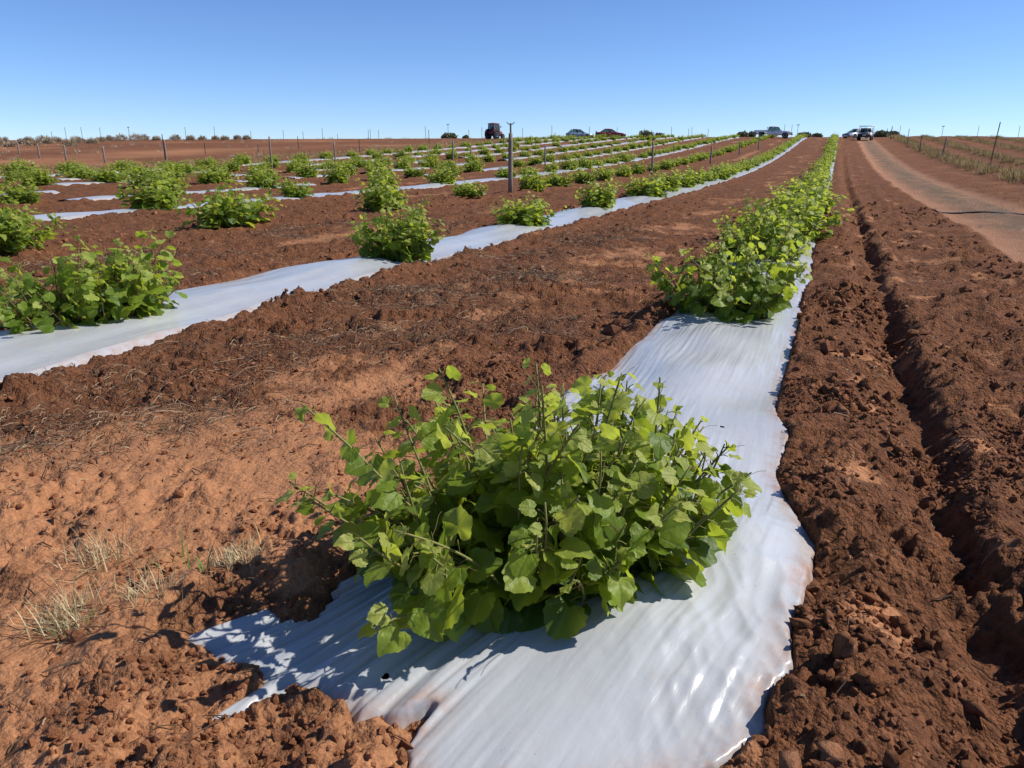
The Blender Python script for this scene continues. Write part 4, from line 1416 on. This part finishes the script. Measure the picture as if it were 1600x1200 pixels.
def cabin(root, paint, belt, roofz, ybelt0, ybelt1, yroof0, yroof1, wb, wr, bpill, thick=0.035):
    """pillars, roof and panes between belt line and roof"""
    fr = MB()
    for s in (-1, 1):
        for ya, yb in ((ybelt1, yroof1), (ybelt0, yroof0)):
            fr.tube([(s * wb, ya, belt - 0.03), (s * wr, yb, roofz)], thick, 6)
        for yp in bpill:
            f = (yp - ybelt0) / (ybelt1 - ybelt0)
            fr.tube([(s * wb, yp, belt - 0.03), (s * wr, yroof0 + (yroof1 - yroof0) * f, roofz)], thick, 6)
        fr.tube([(s * wr, yroof0, roofz), (s * wr, yroof1, roofz)], thick, 6)
    for yy in (yroof0, yroof1):
        fr.tube([(-wr, yy, roofz), (wr, yy, roofz)], thick, 6)
    fr.build('pillars', paint, root, True)
    vs, fs = loft([(yroof0 - 0.05, [(wr - 0.06, roofz), (wr - 0.06, roofz + 0.01), (0.0, roofz + 0.02)]), (yroof0 + 0.12, [(wr + 0.02, roofz), (wr, roofz + 0.045), (0.0, roofz + 0.08)]),
                   (yroof1 - 0.15, [(wr + 0.02, roofz), (wr, roofz + 0.045), (0.0, roofz + 0.08)]), (yroof1 + 0.05, [(wr - 0.06, roofz), (wr - 0.06, roofz + 0.01), (0.0, roofz + 0.02)])])
    MB().add(vs, fs).build('roof', paint, root, True)
    e = 0.02
    pane(root, [(-wb + e, ybelt1, belt), (wb - e, ybelt1, belt), (wr - e, yroof1, roofz), (-wr + e, yroof1, roofz)], 'windscreen')
    pane(root, [(wb - e, ybelt0, belt), (-wb + e, ybelt0, belt), (-wr + e, yroof0, roofz), (wr - e, yroof0, roofz)], 'rear_window')
    edges = [ybelt0] + list(bpill) + [ybelt1]
    for s in (-1, 1):
        for a, b in zip(edges[:-1], edges[1:]):
            fa, fb = (a - ybelt0) / (ybelt1 - ybelt0), (b - ybelt0) / (ybelt1 - ybelt0)
            pane(root, [(s * wb, a + e, belt), (s * wb, b - e, belt), (s * wr, yroof0 + (yroof1 - yroof0) * fb - e, roofz), (s * wr, yroof0 + (yroof1 - yroof0) * fa + e, roofz)], 'side_window')
    for s in (-1, 1):
        st = MB().box((s * wb * 0.5 - 0.22, ybelt1 - 1.15, belt - 0.25), (s * wb * 0.5 + 0.22, ybelt1 - 1.0, belt + 0.28), 0.85)
        st.box((s * wb * 0.5 - 0.12, ybelt1 - 1.14, belt + 0.28), (s * wb * 0.5 + 0.12, ybelt1 - 1.03, belt + 0.44), 0.85)
        st.build('seat', M['seat'], root, False, 0.02)
        MB().box((s * (wb + 0.02) - 0.02, ybelt1 - 0.32, belt - 0.02), (s * (wb + 0.16) + 0.02, ybelt1 - 0.22, belt + 0.13)).build('mirror', paint, root, False, 0.02)

def arches(root, ys, half, r):
    for y in ys:
        for s in (-1, 1):
            MB().disc_x((s * (half - 0.008), y, r * 1.02), [(-0.03, r * 1.2), (0.014, r * 1.2)], 22).build('wheel_arch', M['dark'], root)

def body_section(hw, zb, zm, zt, crown=0.02):
    return [(hw * 0.86, zb), (hw * 0.97, zb + 0.08), (hw, zm), (hw * 0.965, zt - 0.04), (hw * 0.88, zt), (0.0, zt + crown)]

def fittings(root, yf, yr, hw, zf, zr, plate_front=True):
    for s in (-1, 1):
        MB().box((s * (hw - 0.22) - 0.17, yf - 0.12, zf - 0.06), (s * (hw - 0.22) + 0.17, yf + 0.012, zf + 0.07), 0.9).build('headlight', M['lamp'], root, False, 0.015)
        MB().box((s * (hw - 0.14) - 0.11, yr - 0.012, zr - 0.08), (s * (hw - 0.14) + 0.11, yr + 0.08, zr + 0.10)).build('tail_light', M['tail'], root, False, 0.01)
    MB().box((-0.26, yf, zf - 0.33), (0.26, yf + 0.035, zf - 0.21)).build('number_plate', M['plate'], root)
    MB().box((-0.26, yr - 0.035, zr - 0.25), (0.26, yr, zr - 0.13)).build('number_plate', M['plate'], root)
    MB().box((-hw * 0.6, yf - 0.02, zf - 0.10), (hw * 0.6, yf + 0.02, zf + 0.03)).build('grille', M['dark'], root)

def sedan(name, loc, rz, paint, label, length=4.5, hatch=False, spoiler=False):
    root = empty(name, loc, rz)
    tag(root, label, 'car')
    L, hw, r = length / 2, 0.88, 0.31
    belt = 0.86
    if hatch:
        prof = [(-L, 0.32, 0.80), (-L + 0.10, 0.24, 0.88), (-L + 0.5, 0.22, 0.90), (-0.6, 0.2, 0.89), (0.6, 0.2, 0.87), (L - 1.05, 0.2, 0.84), (L - 0.45, 0.22, 0.74), (L - 0.1, 0.26, 0.62), (L, 0.32, 0.52)]
    else:
        prof = [(-L, 0.34, 0.80), (-L + 0.10, 0.26, 0.90), (-L + 0.6, 0.22, 0.93), (-0.9, 0.2, 0.90), (0.6, 0.2, 0.88), (L - 1.25, 0.2, 0.86), (L - 0.5, 0.22, 0.76), (L - 0.12, 0.26, 0.64), (L, 0.34, 0.54)]
    st = []
    for k, (y, zb, zt) in enumerate(prof):
        w = hw * (0.84 if k in (0, len(prof) - 1) else 0.95 if k in (1, len(prof) - 2) else 1.0)
        st.append((y, body_section(w, zb, 0.5 * (zb + zt), zt)))
    vs, fs = loft(st)
    MB().add(vs, fs).build('body', paint, root, True)
    if hatch:
        cabin(root, paint, 0.88, 1.36, -L + 0.30, L - 1.15, -L + 0.85, L - 1.95, hw * 0.9, hw * 0.66, (-0.15,))
    else:
        cabin(root, paint, 0.88, 1.34, -L + 0.62, L - 1.35, -L + 1.35, L - 2.15, hw * 0.9, hw * 0.66, (-0.25,))
    for y in (-L + 0.85, L - 0.88):
        for s in (-1, 1):
            wheel(root, s * (hw - 0.09), y, r, 0.20)
    arches(root, (-L + 0.85, L - 0.88), hw, r)
    fittings(root, L, -L, hw * 0.86, 0.60, 0.72)
    for s in (-1, 1):
        for y in (-0.55, 0.45):
            MB().box((s * hw - 0.012, y - 0.09, 0.74), (s * hw + 0.018, y + 0.09, 0.77)).build('door_handle', M['dark'], root)
    if spoiler:
        mb = MB().box((-0.72, -L - 0.02, 1.02), (0.72, -L + 0.22, 1.055))
        for s in (-1, 1):
            mb.box((s * 0.6 - 0.03, -L + 0.04, 0.88), (s * 0.6 + 0.03, -L + 0.16, 1.03))
        mb.build('spoiler', paint, root)
    return root

def pickup(loc, rz, paint, label, dual, rack=False, bullbar=False):
    root = empty('pickup_truck', loc, rz)
    tag(root, label, 'pickup truck')
    L, hw, r = 2.55, 0.88, 0.36
    cab0 = -0.85 if dual else -0.15
    prof = [(cab0, 0.42, 1.02), (0.2, 0.40, 1.02), (0.95, 0.40, 1.02), (1.35, 0.42, 1.03), (2.05, 0.44, 0.98), (2.45, 0.46, 0.90), (L, 0.5, 0.78)]
    st = []
    for k, (y, zb, zt) in enumerate(prof):
        w = hw * (0.9 if k == len(prof) - 1 else 0.97 if k == len(prof) - 2 else 1.0)
        st.append((y, body_section(w, zb, 0.5 * (zb + zt), zt)))
    vs, fs = loft(st)
    MB().add(vs, fs).build('body', paint, root, True)
    cabin(root, paint, 1.02, 1.58, cab0 + 0.05, 1.10, cab0 + 0.12, 0.62, hw * 0.9, hw * 0.74, (0.12,) if dual else ())
    # tray: floor, sides, headboard
    mb = MB().box((-0.93, -2.75, 0.82), (0.93, cab0 - 0.06, 0.90))
    mb.build('tray_floor', M['rust'], root)
    for s in (-1, 1):
        MB().box((s * 0.93 - 0.02, -2.75, 0.86), (s * 0.93 + 0.02, cab0 - 0.08, 1.14)).build('tray_side', paint, root, False, 0.008)
    MB().box((-0.90, -2.78, 0.86), (0.90, -2.74, 1.14)).build('tailgate', paint, root, False, 0.008)
    hb = MB()
    for s in (-1, 1):
        hb.tube([(s * 0.8, cab0 - 0.11, 0.88), (s * 0.8, cab0 - 0.11, 1.55)], 0.025, 6)
    hb.tube([(-0.8, cab0 - 0.11, 1.55), (0.8, cab0 - 0.11, 1.55)], 0.025, 6)
    hb.build('headboard', M['rust'], root, True)
    MB().box((-0.4, -2.6, 0.55), (0.4, cab0, 0.72)).build('chassis', M['dark'], root)
    for y in (-1.75, 1.62):
        for s in (-1, 1):
            wheel(root, s * (hw - 0.10), y, r, 0.24)
    arches(root, (1.62,), hw, r)
    for s in (-1, 1):
        MB().box((s * 0.8 - 0.13, -2.15, 0.74), (s * 0.8 + 0.13, -1.35, 0.78)).build('mudguard', M['dark'], root)
        for y in ((-0.2, 0.75) if dual else (0.35,)):
            MB().box((s * hw - 0.012, y - 0.09, 0.90), (s * hw + 0.02, y + 0.09, 0.935)).build('door_handle', M['dark'], root)
    if dual:
        for s in (-1, 1):
            MB().box((s * hw - 0.02, 0.11, 0.5), (s * hw + 0.004, 0.125, 1.0)).build('door_gap', M['dark'], root)
    fittings(root, L, -2.78, hw * 0.9, 0.82, 0.74)
    MB().box((-hw * 0.96, L - 0.06, 0.42), (hw * 0.96, L + 0.10, 0.62), 0.96).build('bumper', M['dark'], root, False, 0.02)
    if bullbar:
        bb = MB()
        for z in (0.62, 0.80, 0.96):
            bb.tube([(-0.72, L + 0.08, z), (-0.3, L + 0.16, z), (0.3, L + 0.16, z), (0.72, L + 0.08, z)], 0.035, 6)
        for s in (-1, 1):
            bb.tube([(s * 0.42, L + 0.15, 0.45), (s * 0.42, L + 0.15, 1.0)], 0.035, 6)
        bb.box((-0.8, L + 0.02, 0.42), (0.8, L + 0.10, 0.78))
        bb.build('bull_bar', M['dark'], root, True)
        MB().box((-0.2, L + 0.19, 0.60), (0.2, L + 0.21, 0.71)).build('number_plate', M['plate'], root)
    if rack:
        rk = MB()
        for s in (-1, 1):
            rk.tube([(s * 0.86, cab0 - 0.12, 0.9), (s * 0.86, cab0 - 0.12, 1.90)], 0.03, 6)
            rk.tube([(s * 0.86, -2.6, 0.9), (s * 0.86, -2.6, 1.90)], 0.03, 6)
            rk.tube([(s * 0.86, -2.6, 1.90), (s * 0.86, cab0 + 0.4, 1.90)], 0.03, 6)
        for y in (-2.6, cab0 - 0.12, cab0 + 0.4):
            rk.tube([(-0.95, y, 1.90), (0.95, y, 1.90)], 0.03, 6)
        rk.build('ladder_rack', M['white'], root, True)
    return root

def tractor(loc, rz, label):
    root = empty('tractor', loc, rz)
    root.scale = (0.9, 0.9, 0.9)
    tag(root, label, 'tractor')
    for s in (-1, 1):
        w = wheel(root, s * 0.80, -0.75, 0.78, 0.46, 0.5)
        lug = MB()
        for k in range(16):
            a = 2 * math.pi * k / 16
            for q in (-1, 1):
                b = a + q * 0.1
                c = Vector((s * 0.80 + q * 0.11, -0.75 + 0.79 * math.cos(b), 0.78 + 0.79 * math.sin(b)))
                lug.box((c.x - 0.11, c.y - 0.03, c.z - 0.03), (c.x + 0.11, c.y + 0.03, c.z + 0.03))
        lug.build('tyre_lugs', M['rubber'], w)
        wheel(root, s * 0.68, 1.25, 0.46, 0.28, 0.52)
        # mudguard arcs
        vs, fs = [], []
        for k in range(9):
            a = R(25 + k * 17)
            for rr in (0.86, 0.90):
                for q in (-0.2, 0.2):
                    vs.append((s * 0.74 + q, -0.75 + rr * math.cos(a), 0.78 + rr * math.sin(a)))
        for k in range(8):
            b = k * 4
            fs += [(b, b + 1, b + 5, b + 4), (b + 2, b + 6, b + 7, b + 3), (b, b + 4, b + 6, b + 2), (b + 1, b + 3, b + 7, b + 5)]
        fs += [(0, 2, 3, 1), (32, 33, 35, 34)]
        MB().add(vs, fs).build('mudguard', M['tractor'], root, True)
    vs, fs = loft([(0.45, [(0.30, 0.75), (0.36, 1.0), (0.34, 1.42), (0.0, 1.50)]), (1.4, [(0.28, 0.72), (0.33, 0.95), (0.31, 1.32), (0.0, 1.40)]), (1.75, [(0.24, 0.72), (0.29, 0.95), (0.26, 1.22), (0.0, 1.28)])])
    MB().add(vs, fs).build('bonnet', M['tractor'], root, True)
    MB().box((-0.24, 1.72, 0.78), (0.24, 1.77, 1.18)).build('grille', M['dark'], root)
    MB().box((-0.28, -1.1, 0.55), (0.28, 1.7, 0.80)).build('chassis', M['dark'], root, False, 0.03)
    MB().box((-0.58, -1.15, 0.80), (0.58, 0.45, 1.25)).build('cab_base', M['tractor'], root, False, 0.03)
    fr = MB()
    for s in (-1, 1):
        fr.tube([(s * 0.60, -1.12, 1.2), (s * 0.56, -1.0, 2.38)], 0.05, 6)
        fr.tube([(s * 0.60, 0.45, 1.2), (s * 0.56, 0.35, 2.38)], 0.05, 6)
        fr.tube([(s * 0.62, -0.35, 1.2), (s * 0.57, -0.35, 2.38)], 0.04, 6)
        fr.tube([(s * 0.60, -1.12, 1.25), (s * 0.60, 0.45, 1.25)], 0.05, 6)
    fr.tube([(-0.6, -1.12, 1.25), (0.6, -1.12, 1.25)], 0.05, 6)
    fr.tube([(0.05, -1.08, 1.25), (0.05, -1.0, 2.38)], 0.025, 6)
    fr.build('cab_frame', M['tractor'], root, True)
    vs, fs = loft([(-1.15, [(0.60, 2.36), (0.62, 2.44), (0.5, 2.52), (0.0, 2.54)]), (-0.3, [(0.66, 2.36), (0.68, 2.46), (0.55, 2.58), (0.0, 2.62)]), (0.5, [(0.60, 2.36), (0.62, 2.44), (0.5, 2.52), (0.0, 2.54)])])
    MB().add(vs, fs).build('cab_roof', M['tractor'], root, True)
    pane(root, [(0.56, -1.12, 1.3), (-0.56, -1.12, 1.3), (-0.52, -1.01, 2.34), (0.52, -1.01, 2.34)], 'rear_window')
    pane(root, [(-0.56, 0.44, 1.3), (0.56, 0.44, 1.3), (0.52, 0.36, 2.34), (-0.52, 0.36, 2.34)], 'windscreen')
    for s in (-1, 1):
        for a, b in ((-1.06, -0.4), (-0.3, 0.4)):
            pane(root, [(s * 0.60, a, 1.3), (s * 0.60, b, 1.3), (s * 0.56, b, 2.34), (s * 0.56, a, 2.34)], 'side_window')
    MB().box((-0.22, -0.75, 1.2), (0.22, -0.62, 1.85), 0.85).box((-0.22, -0.75, 1.15), (0.22, -0.3, 1.28)).build('seat', M['seat'], root, False, 0.03)
    MB().tube([(0.30, 0.95, 1.4), (0.30, 0.95, 2.2), (0.30, 0.90, 2.3)], 0.035, 8).build('exhaust', M['rust'], root, True)
    hl = MB()
    for s in (-1, 1):
        hl.tube([(s * 0.22, -1.1, 0.6), (s * 0.35, -1.85, 0.45)], 0.035, 6)
        hl.tube([(s * 0.22, -1.1, 0.95), (s * 0.35, -1.8, 0.5)], 0.025, 6)
    hl.tube([(-0.5, -1.85, 0.45), (0.5, -1.85, 0.45)], 0.05, 6)
    hl.build('linkage', M['dark'], root, True)
    for s in (-1, 1):
        MB().tube([(s * 0.6, 0.42, 2.0), (s * 0.85, 0.5, 2.0)], 0.012, 5).box((s * 0.85 - 0.08, 0.49, 1.85), (s * 0.85 + 0.08, 0.52, 2.1)).build('mirror', M['dark'], root)
    return root

cross = YAW - R(90)           # heading that points to the photo's right
tractor(spot(773.5, 117, -0.02), YAW - R(35), 'faded red tractor with a glazed cab, seen from behind on the hill crest')
sedan('hatchback_car', spot(904, 124, -0.12), cross + R(8), M['bluegrey'], 'blue-grey hatchback parked side-on behind the crest, left of the red car', 3.95, True)
sedan('sedan_car', spot(953, 120, -0.02), cross - R(8), M['red'], 'dark red sedan with a rear spoiler parked side-on on the crest', 4.6, False, True)
pickup(spot(1206, 117, -0.02), cross - R(22), M['white'], 'white dual-cab pickup with a flat tray parked side-on on the crest', True)
pickup(spot(1348.5, 108, -0.02), R(180) - R(5), M['white'], 'white pickup with a ladder rack and black bull bar facing down the track', False, True, True)
sedan('sedan_car', spot(1334, 119, -0.05), R(180) - R(40), M['white'], 'white car half hidden behind the left side of the oncoming pickup', 4.4, True)
